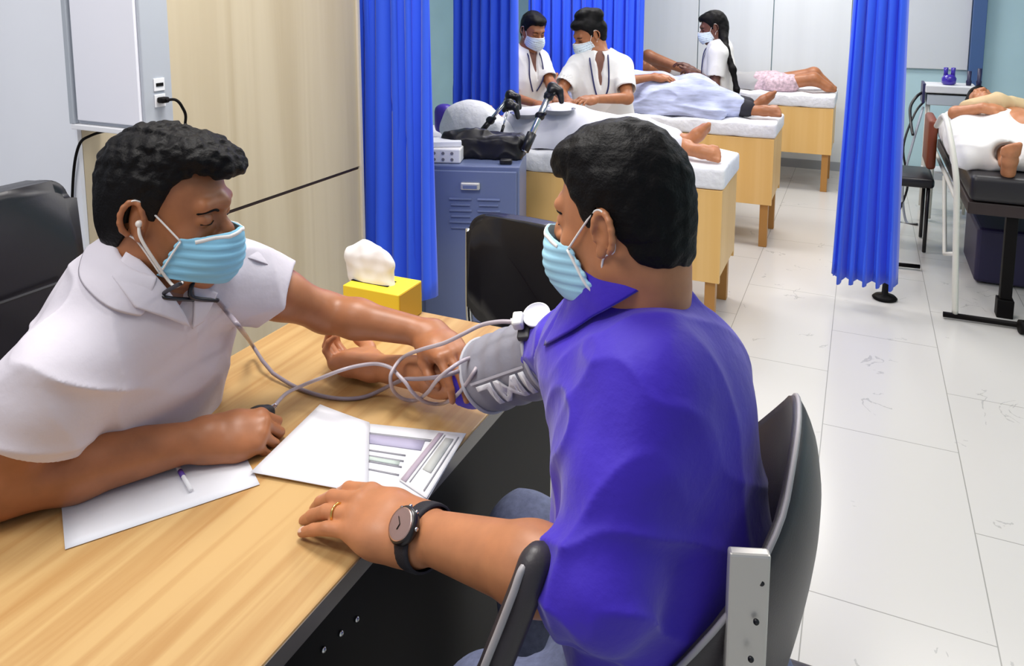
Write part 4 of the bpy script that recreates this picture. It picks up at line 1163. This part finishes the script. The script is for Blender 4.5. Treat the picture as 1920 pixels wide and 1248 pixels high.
# silver bracket on the near side
bm = rbox(V3(spot(1398, 1185, .86)), (.014, .045, .20), .003, 2, frame_m := Matrix.Rotation(math.radians(-70), 3, 'Z'))
br = wparent(link('bracket', bm, mat('brushed silver plate', 'CFCBC4', 0.35, metal=0.5)), T)
for (x, y) in ((1428, 1092), (1418, 1165), (1408, 1235)):
    bm = bmesh.new(); lathe(bm, [(.0035, 0), (.003, .002)], V3(spot(x, y, .845)), rotto((-.1, -1, .2)), 12)
    o = wparent(link('screw', bm, m_blackp, smooth=True), T); o.parent = br
# near armrest: padded loop with a light piping
ap = [spot(1075, 1085, .90), spot(1030, 1050, .885), spot(1006, 1052, .868), spot(988, 1098, .862), spot(962, 1165, .866), spot(930, 1245, .872), spot(905, 1320, .90), spot(930, 1400, .97), spot(1010, 1460, 1.02)]
wparent(link('armrest', tb(smoothpath(ap, 8), .019, 12, prof=(1.0, .9)), m_leather2, smooth=True), T)
ap2 = [p+CR*(-.015)-CF*.012 for p in ap[1:7]]
wparent(link('piping', tb(smoothpath(ap2, 8), .0045, 8), mat('grey piping', 'A9A4A6', 0.4), smooth=True), T)
wparent(link('column', tb([(-.15, 1.0, .05), (-.15, 1.0, .40)], .028, 14), m_black, smooth=True), T)
for k in range(5):
    a = 2*math.pi*k/5+.9
    e = Vector((-.15+.26*math.cos(a), 1.0+.26*math.sin(a), .05))
    wparent(link('leg', tb([(-.15, 1.0, .08), e], [.022, .014], 8), m_black, smooth=True), T)
    bm = bmesh.new(); lathe(bm, [(.012, -.012), (.026, -.010), (.026, .010), (.012, .012)], (e.x, e.y, .026), rotto((math.sin(a), -math.cos(a), 0)), 16)
    wparent(link('castor', bm, m_black, smooth=True), T)
# ------------------------------------------------------------------ people and gear in the ward
def ony(x, y, Y):
    v = CF+CR*((x-PCX)/FPX)-CU*((y-PCY)/FPX)
    return V3(Vector((0, 0, HCAM))+v*(Y/v.y))
m_wcoat = mat('white ward coat', 'EDEBE8', 0.8, bump=(30, 0.3, 0.004))
m_wmask = mat('pale mask fabric', 'DCEAF2', 0.75)
m_dk = mat('dark cloth', '23222B', 0.8)
def simple_hand(S, w, e, sc=.9, curl=25, zd=(0, 0, 1), ts=1):
    d = V3(w)-V3(e); hand(S, w, d, zd, ts, [(curl, curl+6, curl-5)]*4, sc)
def worker(label, head_px, Y, yaw, pitch, shL, shR, armL, armR, hipc, hair, coat=None, skin=None, mask=m_wmask, sc=.9, hem=.55):
    """standing figure; shoulders, elbows and wrists in world coordinates; L is the wearer's left"""
    coat = coat or m_wcoat; skin = skin or m_skin_d
    H_ = Head(ony(head_px[0], head_px[1], Y), yaw, pitch, 0, sc)
    base = V3((hipc[0], hipc[1], 0)); T = thing('person', label, 'person', tuple(base))
    up = (V3(shL)+V3(shR))/2; f = H_.R[0].copy(); f[2] = 0; f /= np.linalg.norm(f)
    side = V3(shL)-V3(shR); side[2] = 0; side /= np.linalg.norm(side); fwd = np.cross(side, V3((0, 0, 1)))
    def tor(S, inf, k=.05):
        S.chain([hipc, (V3(hipc)+up)/2, up-V3((0, 0, .12))], [.155+inf, .130+inf, .145+inf], k, sq=(fwd, .70))
        S.chain([V3(shL)-side*.02, up+V3((0, 0, .02)), V3(shR)+side*.02], [.048+inf, .055+inf, .048+inf], k)
        S.chain([up-V3((0, 0, .12)), up], [.125+inf, .09+inf], k, sq=(fwd, .72))
        S.chain([up, up*.4+H_.w(-.03, 0, -.08)*.6], [.06+inf*.5, .045+inf*.2], .03)
    B = Solid(); H_.face(B); tor(B, -.01)
    B.chain([up, H_.w(-.03, 0, -.06)], [.05, .05], .03)
    for sh, (el, wr_), ts in ((shL, armL, -1), (shR, armR, 1)):
        B.chain([sh, el], [.042, .034], .03); B.chain([el, wr_], [.034, .022], .02)
        d_ = V3(wr_)-V3(el); simple_hand(B, wr_, el, .88, 28, (0.1, -.1, 1), ts)
    for s_ in (-1, 1):
        hp = V3(hipc)+side*.075*s_; B.chain([hp, (hp[0], hp[1], .48), (hp[0], hp[1], .09)], [.075, .052, .036], .03)
    wparent(B.obj('body', .005, skin), T)
    hair(H_, T)
    if mask: face_mask(H_, B, T, mask, puff=.014, low=-.115, top=-.002, edge=.02, es=.3, h=.003)
    brows(H_, T)
    S = Solid(); tor(S, .016)
    S.chain([hipc, (hipc[0], hipc[1], hem)], [.165, .185], .06, sq=(fwd, .72))
    for sh, (el, wr_) in ((shL, armL), (shR, armR)):
        m_ = V3(sh)*.25+V3(el)*.75; h_ = (V3(el)-V3(sh)); h_ /= np.linalg.norm(h_)
        sleeve(S, [sh, m_+h_*.03], [.060, .060], m_, h_, .050)
    nk = up*.55+H_.w(-.03, 0, -.08)*.45
    S.chain([nk+fwd*.01, nk+fwd*.03+V3((0, 0, .1))], [.052, .08], .01, 's')
    PS = Solid(); PS.ops = list(S.ops); va, vb = settle(PS, [nk+fwd*.10-V3((0, 0, .02)), up+fwd*.15-V3((0, 0, .12))], 0)
    S.chain([nk+fwd*.04+V3((0, 0, .02)), va, vb], [.034, .026, .005], .004, 's')
    S.plane((0, 0, hem), (0, 0, -1))
    S.warp(lambda p: -.005*(1-np.abs(nz(p*np.array([1, 1, .5]), 24, 3)))**3+.002)
    wparent(S.obj('coat', .005, coat), T)
    S = Solid(); tor(S, .002); S.plane((0, 0, hem+.1), (0, 0, -1)); S.chain([nk, nk+V3((0, 0, .1))], [.05, .08], .01, 's')
    wparent(S.obj('blouse', .007, mat('brown blouse', '7C5548', 0.8)), T)
    S = Solid()
    for s_ in (-1, 1):
        hp = V3(hipc)+side*.075*s_; S.chain([hp, (hp[0], hp[1], .45), (hp[0], hp[1], .10)], [.085, .062, .055], .02)
    S.plane((0, 0, .10), (0, 0, -1)); wparent(S.obj('trousers', .009, m_dk), T)
    for s_ in (-1, 1):
        hp = base+side*.075*s_; S = Solid(); S.chain([hp+V3((0, 0, .035)), hp+fwd*.13+V3((0, 0, .03))], [.04, .034], .02); S.chain([hp+V3((0, 0, .04)), hp+V3((0, 0, .10))], [.036, .036], .02); S.plane((0, 0, .002), (0, 0, -1))
        wparent(S.obj('shoe', .006, m_black), T)
    # lanyard cord
    P = [nk+side*.055+V3((0, 0, .03)), up+side*.05+fwd*.12-V3((0, 0, .06)), up+fwd*.16-V3((0, 0, .22)), up-side*.05+fwd*.12-V3((0, 0, .06)), nk-side*.055+V3((0, 0, .03))]
    P = settle(COATS(tor), P, .006) if False else P
    cord = []
    for q in (1, -1):
        P = settle(PS, [nk+side*.052*q+V3((0, 0, .015)), nk+side*.045*q+fwd*.08-V3((0, 0, .03)), up+side*.042*q+fwd*.13-V3((0, 0, .10)), up+side*.016*q+fwd*.14-V3((0, 0, .20))], .005)
        wparent(link('lanyard', tb(smoothpath(P, 6), .0045, 6), mat('navy lanyard', '2B2F63', 0.6), smooth=True), T)
    return T, H_, S
def hair_cap(H_, T, extra=None, tab=HAIRLINE, h=.004):
    S = Solid(); H_.e(S, (-.018, 0, .046), (.108, .086, .098)); H_.e(S, (-.045, 0, -.02), (.074, .074, .080), .03)
    H_.e(S, (.045, 0, .098), (.05, .058, .026), .03)
    S.add('i', lambda p: H_.hairline(p, tab), H_.c, 1e9, .006)
    if extra: extra(S)
    S.warp(lambda p: .002*nz(p, 120, 1))
    wparent(S.obj('hair', h, m_hair), T)
# middle of the picture: facing left and down, at the near bed
def hair2(H_, T):
    def ex(S):
        H_.e(S, (-.085, .03, .105), (.050, .052, .048), .02); H_.e(S, (-.02, 0, .145), (.065, .055, .035), .02); H_.e(S, (-.085, 0, .02), (.05, .07, .06), .02)
    hair_cap(H_, T, ex)
Y2 = 4.30
worker('person in white coat, pale mask, hair tied up, bending over the nearest exam bed', (1104, 66), Y2, 228, 24,
   ony(1168, 124, Y2+.04), ony(1082, 122, Y2-.06),
   (ony(1176, 184, Y2-.14), ony(1112, 186, Y2-.40)), (ony(1050, 172, Y2-.20), ony(1066, 192, Y2-.42)), tuple(ony(1140, 250, Y2+.08)), hair2)
# partly behind the curtain, facing right
Y1 = 4.60
def hair1(H_, T):
    def ex(S): S.chain([H_.w(-.06, .02, .0), H_.w(-.085, .03, -.10), H_.w(-.09, .035, -.20)], [.05, .045, .02], .02)
    hair_cap(H_, T, ex)
worker('person in white coat and mask, partly hidden by the left ward curtain', (1000, 58), Y1, -38, 20,
   ony(1012, 112, Y1+.10), ony(958, 112, Y1-.08),
   (ony(1034, 160, Y1-.02), ony(1044, 182, Y1-.22)), (ony(956, 180, Y1-.12), ony(1010, 196, Y1-.28)), tuple(ony(975, 235, Y1)), hair1)
# by the far beds, with a long plait
Y3 = 5.80
def hair3(H_, T):
    def ex(S):
        P = [H_.w(-.07, 0, .0), ony(1360, 92, Y3-.10), ony(1374, 130, Y3-.15), ony(1381, 168, Y3-.17), ony(1384, 200, Y3-.17)]
        S.chain(P, [.045, .026, .020, .018, .010], .03)
    hair_cap(H_, T, ex)
m_br = mat('dark brown skin', '6B4232', 0.45, noise=(26, 0.1))
worker('person in white coat with a long black plait, standing between the two far beds', (1337, 52), Y3, 196, 16,
   ony(1346, 100, Y3-.16), ony(1352, 96, Y3+.14),
   (ony(1340, 158, Y3-.20), ony(1304, 138, Y3-.10)), (ony(1330, 150, Y3+.16), ony(1298, 130, Y3+.14)), tuple(ony(1350, 215, Y3)), hair3, skin=m_br)

# ------------------------------------------------------------------ people lying on the beds
def bare_foot(S, heel, toe, up, w_=.035, side=(0, 1, 0)):
    heel, toe, up = V3(heel), V3(toe), V3(up); d = toe-heel; s_ = np.cross(up, d/np.linalg.norm(d)); s_ /= np.linalg.norm(s_)
    S.chain([heel, heel+d*.45, heel+d*.78], [.032, .032, .028], .02)
    for k, (o_, l_, r_) in enumerate(((-.030, 1.0, .0125), (-.010, .99, .0095), (.007, .95, .0088), (.021, .90, .0082), (.034, .84, .0078))):
        S.chain([heel+d*.70+s_*o_*.8, heel+d*l_+s_*o_], [.016, r_], .012)
# nearest bed: someone under a white sheet, one bare foot showing
T = thing('person', 'patient lying under a sheet on the nearest exam bed, bare feet out', 'person', tuple(ony(1130, 290, 3.71)))
HB = Head(ony(905, 222, 3.70), 90, -80, 0, .9)
zb = .775
def bedpt(x, Y, dz): 
    v = CF+CR*((x-PCX)/FPX)-CU*((250-PCY)/FPX); X = v.x*(Y/v.y); return V3((X, Y, zb+dz))
B = Solid(); hx = bedpt(905, 3.80, .07)
HB = Head(hx, 70, -60, 0, .85); HB.face(B)
B.chain([hx+V3((.08, 0, -.02)), bedpt(985, 3.73, .05), bedpt(1110, 3.71, .05)], [.05, .09, .10], .04)
for y_ in (-.08, .08):
    B.chain([bedpt(1110, 3.71+y_, .06), bedpt(1200, 3.71+y_, .07), bedpt(1290, 3.71+y_*.8, .05)], [.07, .05, .032], .03)
bare_foot(B, bedpt(1292, 3.62, .04), bedpt(1352, 3.58, .035)+V3((0, 0, -.0)), (0, -.9, .6)); bare_foot(B, bedpt(1290, 3.76, .04), bedpt(1330, 3.78, .14), (-1, 0, .3))
wparent(B.obj('body', .005, m_skin), T)
hair_cap(HB, T)
S = Solid()
S.chain([bedpt(975, 3.72, .06), bedpt(1060, 3.71, .08), bedpt(1120, 3.71, .06)], [.11, .125, .115], .04)
for y_ in (-.09, .09): S.chain([bedpt(1110, 3.71+y_, .05), bedpt(1190, 3.71+y_, .07), bedpt(1262, 3.71+y_*.8, .05)], [.095, .08, .06], .06)
S.chain([bedpt(1000, 3.60, .02), bedpt(1120, 3.60, .02)], [.07, .07], .05)
S.plane((0, 0, zb-.004), (0, 0, -1)); S.warp(lambda p: -.010*(1-np.abs(nz(p*np.array([1, .5, 1]), 16, 3)))**3+.003)
P1S = S; wparent(S.obj('sheet', .006, mat('light grey sheet', 'DCDCE6', 0.85)), T)
# pillow
o = link('pillow', bmesh.new(), None); bpy.data.objects.remove(o)
S = Solid(); c_ = bedpt(885, 3.60, .10); S.ell(c_, (.17, .10, .115)); S.ell(c_+V3((.10, .01, -.05)), (.15, .10, .09)); S.ell(c_+V3((-.05, .02, -.04)), (.15, .11, .10)); S.plane((0, 0, zb-.008), (0, 0, -1)); S.warp(lambda p: .010*nz(p, 14, 2)-.004*(1-np.abs(nz(p, 26, 3)))**3)
o = tag(S.obj('pillow', .006, m_sheet), 'plump white pillow at the curtain end of the nearest exam bed', 'pillow')
# middle bed: blue white clothes, dark trouser cuffs, bare feet
zb = .785
T = thing('person', 'patient in long blue-white clothes lying on the middle exam bed, feet bare', 'person', tuple(bedpt(1230, 5.03, 0)))
B = Solid(); hx = bedpt(1035, 5.03, .11)
HB = Head(hx, 10, -82, 0, .9); HB.face(B)
B.chain([hx+V3((.08, 0, -.02)), bedpt(1100, 5.03, .10), bedpt(1215, 5.03, .10)], [.05, .11, .11], .04)
for y_ in (-.08, .08): B.chain([bedpt(1215, 5.03+y_, .08), bedpt(1310, 5.03+y_, .07), bedpt(1400, 5.03+y_*.8, .05)], [.07, .05, .032], .03)
bare_foot(B, bedpt(1408, 4.95, .04), bedpt(1462, 4.92, .05), (0, -.8, .6)); bare_foot(B, bedpt(1412, 5.10, .04), bedpt(1450, 5.12, .14), (-1, 0, .2))
B.chain([bedpt(1110, 4.88, .12), bedpt(1175, 4.84, .20), bedpt(1225, 4.90, .23)], [.04, .034, .022], .02)
hand(B, bedpt(1225, 4.90, .23), (1, .1, -.05), (0, -.2, 1), 1, [(25, 25, 15)]*4, .9)
wparent(B.obj('body', .005, m_skin_d), T); hair_cap(HB, T)
S = Solid()
S.chain([bedpt(1100, 5.03, .10), bedpt(1180, 5.03, .12), bedpt(1230, 5.03, .13)], [.13, .13, .12], .04)
for y_ in (-.10, .08): S.chain([bedpt(1225, 5.03+y_, .09), bedpt(1300, 5.03+y_, .12), bedpt(1372, 5.03+y_*.8, .06)], [.11, .10, .075], .06)
S.chain([bedpt(1120, 4.86, .02), bedpt(1340, 4.86, .02)], [.06, .06], .05)
S.plane((0, 0, zb-.004), (0, 0, -1)); S.warp(lambda p: -.016*(1-np.abs(nz(p*np.array([.6, 1, 1.6]), 17, 3)))**3+.005)
wparent(S.obj('tunic', .006, mat('blue white striped cotton', 'B9C0DE', 0.85, noise=(9, 0.28, (1, 1, 5)))), T)
S = Solid()
for y_ in (-.08, .08): S.chain([bedpt(1335, 5.03+y_, .07), bedpt(1398, 5.03+y_*.9, .05)], [.075, .055], .05)
S.plane((0, 0, zb-.004), (0, 0, -1)); wparent(S.obj('trousers', .006, m_dk), T)
# farthest bed: bare arm, grey shirt, pink shorts, bare legs drawn up
zb = .775
T = thing('person', 'patient in grey shirt and pink shorts lying on the farthest exam bed', 'person', tuple(bedpt(1390, 6.66, 0)))
B = Solid(); hx = bedpt(1196, 6.66, .12)
HB = Head(hx, 10, -82, 0, .9); HB.face(B)
B.chain([hx+V3((.08, 0, -.02)), bedpt(1260, 6.60, .03), bedpt(1400, 6.60, .03)], [.05, .085, .085], .04)
B.chain([bedpt(1245, 6.52, .15), bedpt(1212, 6.42, .25), bedpt(1290, 6.40, .13)], [.055, .05, .032], .02)
hand(B, bedpt(1290, 6.40, .13), (1, .0, -.1), (0, -.2, 1), 1, [(20, 20, 10)]*4, .9)
for y_, kz in ((-.07, .10), (.07, .13)):
    B.chain([bedpt(1440, 6.60+y_, .04), bedpt(1520, 6.60+y_, kz), bedpt(1549, 6.60+y_, .04)], [.065, .050, .034], .03)
    B.chain([bedpt(1545, 6.60+y_, .035), bedpt(1560, 6.60+y_, .02)], [.030, .020], .02)
wparent(B.obj('body', .005, m_skin_d), T); hair_cap(HB, T)
S = Solid(); S.chain([bedpt(1262, 6.60, .03), bedpt(1415, 6.60, .03)], [.10, .10], .04); S.plane((0, 0, zb-.004), (0, 0, -1)); S.warp(lambda p: -.008*(1-np.abs(nz(p, 18, 3)))**3)
wparent(S.obj('shirt', .006, mat('mid grey shirt cloth', 'A9A8A8', 0.85)), T)
S = Solid(); S.chain([bedpt(1420, 6.60, .03), bedpt(1445, 6.60, .04)], [.105, .105], .04)
for y_ in (-.07, .07): S.chain([bedpt(1440, 6.60+y_, .04), bedpt(1480, 6.60+y_, .06)], [.075, .07], .03)
S.plane((0, 0, zb-.004), (0, 0, -1)); S.warp(lambda p: -.006*(1-np.abs(nz(p, 22, 5)))**3)
wparent(S.obj('shorts', .006, mat('pink checked cloth', 'CDB3BC', 0.85, noise=(40, 0.35))), T)

# ------------------------------------------------------------------ on and behind the steel locker
zl = .8005
def cab(x, y, dz=0): 
    p = onz(x, y, zl+dz); return V3(p)
T = thing('control_box', 'white box with small dark buttons on top of the steel cabinet', 'box', tuple(cab(855, 290)))
bm = rbox((-1.68, 3.09, zl+.033), (.155, .11, .064), .006, 2); wparent(link('case', bm, mat('white enamel', 'EDEBEA', 0.4), smooth=False), T)
for i in range(3):
    for j_ in range(2):
        bm = bmesh.new(); lathe(bm, [(.007, 0), (.007, .003)], (-1.72+.040*i, 3.0345, zl+.018+.028*j_), rotto((0, -1, 0)), 10); wparent(link('button', bm, mat('grey button', '77757A', 0.5)), T)
turn(T)
tag(link('paper_stack', rbox((-1.69, 3.13, zl+.078), (.15, .12, .024), .003, 2, Matrix.Rotation(.2, 3, 'Z')), m_paper), 'small stack of white paper on the white box', 'paper'); turn(COL.objects['paper_stack'])
S = Solid(); S.rbx((-1.50, 3.22, zl+.050), (.17, .10, .050), .03, k=.01); S.chain([(-1.68, 3.18, zl+.085), (-1.52, 3.20, zl+.10)], [.03, .03], .03)
S.plane((0, 0, zl+.001), (0, 0, -1)); S.warp(lambda p: .010*nz(p, 22, 2)-.008*(1-np.abs(nz(p, 40, 6)))**3)
tag(S.obj('bag', .005, mat('black nylon', '141216', 0.45, spec=0.4)), 'crumpled black bag lying on the steel cabinet', 'bag'); turn(COL.objects['bag'])
bm = rbox((-1.40, 3.05, zl+.012), (.055, .035, .022), .006, 3); tag(link('computer_mouse', bm, m_blackp, smooth=True), 'small black mouse at the front edge of the steel cabinet', 'mouse'); turn(COL.objects['computer_mouse'])
tag(link('purple_bundle', rbox((0, 0, 0), (.10, .10, .16), .04, 5), mat('purple plastic film', '4A35A8', 0.4), smooth=True), 'purple bundle between the blue curtain and the pillow', 'bundle').location = tuple(ony(833, 222, 3.62))
def stand(label, a, b_, r, knobs, clamp):
    T = thing('clamp_stand', label, 'stand', tuple(V3(a)))
    a, b_ = V3(a), V3(b_)
    wparent(link('rod', tb([a, b_], r, 10), m_chrome, smooth=True), T)
    wparent(link('sleeve', tb([a*.99+b_*.01, a*.72+b_*.28], r*1.5, 10), m_blackp, smooth=True), T)
    for t in knobs:
        c = a*(1-t)+b_*t; S = Solid(); S.ell(c, (.024, .020, .022), None, 0); S.chain([c, c+V3((.03, -.01, .015))], [.012, .009], .008); wparent(S.obj('knob', .003, m_blackp), T)
    S = Solid(); S.chain([b_-(b_-a)*.06, b_, b_+V3((.035, 0, -.01)), b_+V3((.05, -.01, -.06))], [.022, .026, .018, .012], .01); S.chain([b_, b_+V3((-.03, 0, -.03))], [.018, .012], .01)
    S.warp(lambda p: .003*nz(p, 80, 1)); wparent(S.obj('clamp', .0035, m_blackp), T)
stand('long chrome stand with black clamps leaning up from the steel cabinet', ony(982, 284, 3.12), ony(1036, 165, 3.30), .015, (.55, .86), 0)
stand('short chrome rod with a black knob behind the black bag', ony(903, 246, 3.45), ony(958, 178, 3.50), .010, (.30,), 0)
stand('thin black rod standing between the two chrome ones', ony(940, 250, 3.38), ony(955, 196, 3.44), .005, (), 0)
# steel trays by the hands
for (x, y, Y, w_) in ((985, 222, 3.72, .075), (1046, 214, 3.74, .085)):
    p = hit(P1S, x, y, 2.0)+V3((0, 0, .006)); bm = bmesh.new(); lathe(bm, [(w_*.8, 0), (w_, .022), (w_+.006, .024), (w_-.006, .022), (w_*.76, .004)], tuple(p), None, 28)
    tag(link('steel_dish', bm, mat('steel dish metal', 'A9ABB2', 0.3, metal=0.8), smooth=True), 'shallow steel dish near the hands of the person in the pale mask' if x > 1000 else 'shallow steel dish behind the chrome stand, left of the other dish', 'dish')

# ------------------------------------------------------------------ right hand bay: hospital bed, patient, machine
T = thing('hospital_bed', 'hospital bed with white tube frame at the right edge of the picture', 'bed', (.85, 4.2, 0))
m_fr = mat('off white enamel tube', 'D8D6CC', 0.35)
bm = rbox((.92, 5.05, .63), (.84, 1.78, .13), .03, 4); wparent(link('mattress', bm, mat('black vinyl', '1B191D', 0.4), smooth=True), T)
wparent(link('bed_frame', span((.50, 4.18, .50), (1.34, 5.94, .56)), mat('dark brown frame', '2E2120', 0.5), bevel=.005), T)
wparent(link('label_plate', bx((.585, 4.172, .615), (.11, .004, .012)), mat('steel strip', 'C5C7CC', 0.3)), T)
fr = smoothpath([(.375, 4.55, .86), (.385, 4.30, .95), (.405, 4.16, .86), (.428, 4.09, .72), (.440, 4.08, .60), (.455, 4.08, .30), (.470, 4.08, .03)], 8)
wparent(link('head_rail', tb(fr, .014, 12), m_fr, smooth=True), T)
wparent(link('side_rail', tb(smoothpath([(.44, 4.09, .56), (.47, 4.4, .52), (.47, 5.8, .52)], 6), .012, 10), m_fr, smooth=True), T)
wparent(link('leg', tb([(.47, 5.85, .52), (.47, 5.85, .02)], .016, 10), m_fr, smooth=True), T)
wparent(link('leg', tb([(1.30, 5.85, .52), (1.30, 5.85, .02)], .016, 10), m_fr, smooth=True), T)
wparent(link('leg', tb([(1.32, 4.15, .52), (1.32, 4.15, .02)], .016, 10), m_fr, smooth=True), T)
wparent(link('floor_bar', tb([(.42, 4.075, .02), (1.36, 4.10, .02)], .014, 8), m_black, smooth=True), T)
wparent(link('cross_brace', tb([(.452, 4.09, .32), (.46, 4.6, .16), (.47, 5.0, .5)], .011, 8), m_fr, smooth=True), T)
bm = bmesh.new(); lathe(bm, [(.015, -.014), (.032, -.012), (.032, .012), (.015, .014)], (.735, 4.03, .033), rotto((1, .2, 0)), 18); wparent(link('castor', bm, m_black, smooth=True), T)
wparent(link('centre_post', span((.665, 4.20, .09), (.715, 4.25, .50)), m_black, bevel=.004), T)
wparent(link('centre_foot', span((.655, 4.19, 0), (.725, 4.26, .09)), m_black, bevel=.004), T)
T = thing('person', 'patient under a white cloth on the hospital bed at the right edge', 'person', (.85, 4.9, .7))
B = Solid(); HB = Head((.70, 5.62, .86), -85, -82, 0, .95); HB.face(B)
B.chain([(.71, 5.5, .82), (.74, 5.2, .80), (.80, 4.85, .80)], [.055, .13, .13], .04)
B.chain([(.74, 4.85, .80), (.69, 4.5, .80), (.655, 4.27, .745)], [.075, .052, .034], .03); B.chain([(.92, 4.85, .80), (.93, 4.55, .82), (.92, 4.3, .74)], [.075, .052, .034], .03)
bare_foot(B, (.655, 4.200, .715), (.645, 4.10, .865), (0, -1, -.3)); bare_foot(B, (.92, 4.26, .72), (.92, 4.18, .86), (0, -1, -.3))
B.chain([(.60, 5.20, .86), (.50, 4.95, .88), (.62, 4.86, .93)], [.045, .038, .026], .02)
hand(B, (.62, 4.86, .93), (1, .2, 0), (0, -.3, 1), -1, [(25, 25, 15)]*4, .9)
wparent(B.obj('body', .005, m_skin), T); hair_cap(HB, T)
S = Solid()
S.rbx((.84, 4.80, .76), (.40, .50, .10), .09, k=.03); S.chain([(.62, 4.36, .78), (.72, 4.9, .82)], [.07, .10], .06); S.chain([(.92, 4.42, .80), (.92, 4.9, .84)], [.09, .12], .06)
S.chain([(.50, 4.32, .74), (.58, 5.0, .80)], [.05, .08], .06)
S.chain([(.655, 4.15, .82), (.655, 4.33, .78)], [.08, .056], .02, 's')
S.plane((0, 0, .699), (0, 0, -1))
S.warp(lambda p: -.014*(1-np.abs(nz(p, 15, 3)))**3+.004)
wparent(S.obj('cloth_cover', .006, mat('white cloth cover', 'EAE8E4', 0.85)), T)
S = Solid(); S.chain([(.56, 5.02, .91), (.70, 4.98, .95), (.82, 5.05, .93)], [.035, .045, .035], .03); S.warp(lambda p: -.008*(1-np.abs(nz(p, 30, 3)))**2)
wparent(S.obj('scarf', .005, mat('beige scarf cloth', 'D2B98F', 0.85)), T)
# machine with jar
T = thing('monitoring_machine', 'boxy white machine with a dark seam on a trolley behind the hospital bed', 'machine', (.565, 6.1, 0))
m_mc = mat('white machine case', 'DDDFE2', 0.4)
wparent(link('upper_case', rbox((.565, 6.12, .895), (.31, .24, .055), .008, 2), m_mc), T)
wparent(link('lower_case', rbox((.57, 6.12, .82), (.29, .22, .075), .006, 2), mat('grey machine case', 'B9C2CA', 0.4)), T)
wparent(link('side_plate', span((.395, 6.02, .79), (.412, 6.22, .93)), mat('dark blue plate', '2B2C55', 0.4), bevel=.003), T)
wparent(link('seam', bx((.57, 6.005, .864), (.30, .004, .006)), m_black), T)
for x in (.44, .70):
    for y in (6.05, 6.2): wparent(link('leg', tb([(x, y, .02), (x, y, .785)], .010, 8), m_fr, smooth=True), T)
wparent(link('shelf', span((.43, 6.03, .30), (.71, 6.22, .315)), m_mc), T)
for x, h_ in ((.705, .10), (.765, .12)):
    bm = bmesh.new(); lathe(bm, [(.015, 0), (.018, .03), (.012, .04), (.014, h_)], (x-.03, 6.08, .923), None, 14); wparent(link('knob', bm, mat('navy knob', '1D1B42', 0.4), smooth=True), T)
T = thing('twin_neck_bottle', 'small purple bottle with two necks on top of the white machine', 'bottle', (.555, 6.08, .923))
m_pb = mat('purple glassy plastic', '3B26A0', 0.2, spec=0.7)
bm = bmesh.new(); lathe(bm, [(.030, 0), (.044, .010), (.046, .045), (.034, .065), (.020, .072)], (.555, 6.08, .923), None, 24); wparent(link('bottle_body', bm, m_pb, smooth=True), T)
for dx in (-.022, .022):
    bm = bmesh.new(); lathe(bm, [(.015, .055), (.013, .085), (.015, .118), (.010, .12)], (.555+dx, 6.08, .923), None, 14); wparent(link('neck', bm, m_pb, smooth=True), T)
tag(link('hose', tb(smoothpath([(.40, 6.10, .86), (.36, 6.05, .83), (.325, 6.0, .76), (.33, 5.9, .66), (.34, 5.8, .60)], 8), .010, 8), m_blackp, smooth=True), 'black hose arching from the side of the white machine', 'hose')
# dark padded chair with rust back, and coiled cables, between curtain and bed
T = thing('side_chair', 'dark chair with a rust brown back between the gathered curtain and hospital bed', 'chair', (.33, 5.2, 0))
wparent(link('backrest', rbox((.405, 5.28, .66), (.05, .36, .30), .02, 4), mat('rust brown vinyl', '7A3A22', 0.45), smooth=True), T)
wparent(link('seat', rbox((.27, 5.26, .43), (.32, .38, .06), .02, 4), m_leather, smooth=True), T)
for x in (.14, .40):
    for y in (5.10, 5.42): wparent(link('leg', tb([(x, y, 0.005), (x, y, .41)], .011, 8), m_blackp, smooth=True), T)
for k, (cl_, mm_) in enumerate((('black', m_blackp), ('light grey', mat('light grey cable', '9DA3AF', 0.5)))):
    P = [(.41, 6.05+.06*k, .80-.05*k), (.35+.04*k, 5.95, .72), (.29+.05*k, 5.85, .50), (.33-.03*k, 5.8, .25), (.28+.05*k, 5.75, .012), (.40, 5.7, .009)]
    tag(link('cable', tb(smoothpath(P, 8), .008, 6), mm_, smooth=True), cl_+' cable dropping from the white machine down to the floor', 'cable')
tag(link('storage_box', rbox((.78, 4.9, .16), (.34, .5, .30), .02, 3), mat('purple black plastic', '231C40', 0.5)), 'dark purple box on the floor under the hospital bed', 'box')
T = thing('equipment_stand', 'low black stand foot poking out right of the gathered curtain', 'stand', (.30, 4.75, 0))
wparent(link('base_bar', tb([(.16, 4.74, .02), (.36, 4.76, .02)], .012, 8), m_black, smooth=True), T)
wparent(link('post', tb([(.20, 4.75, .02), (.20, 4.75, .62)], .012, 8), m_black, smooth=True), T)
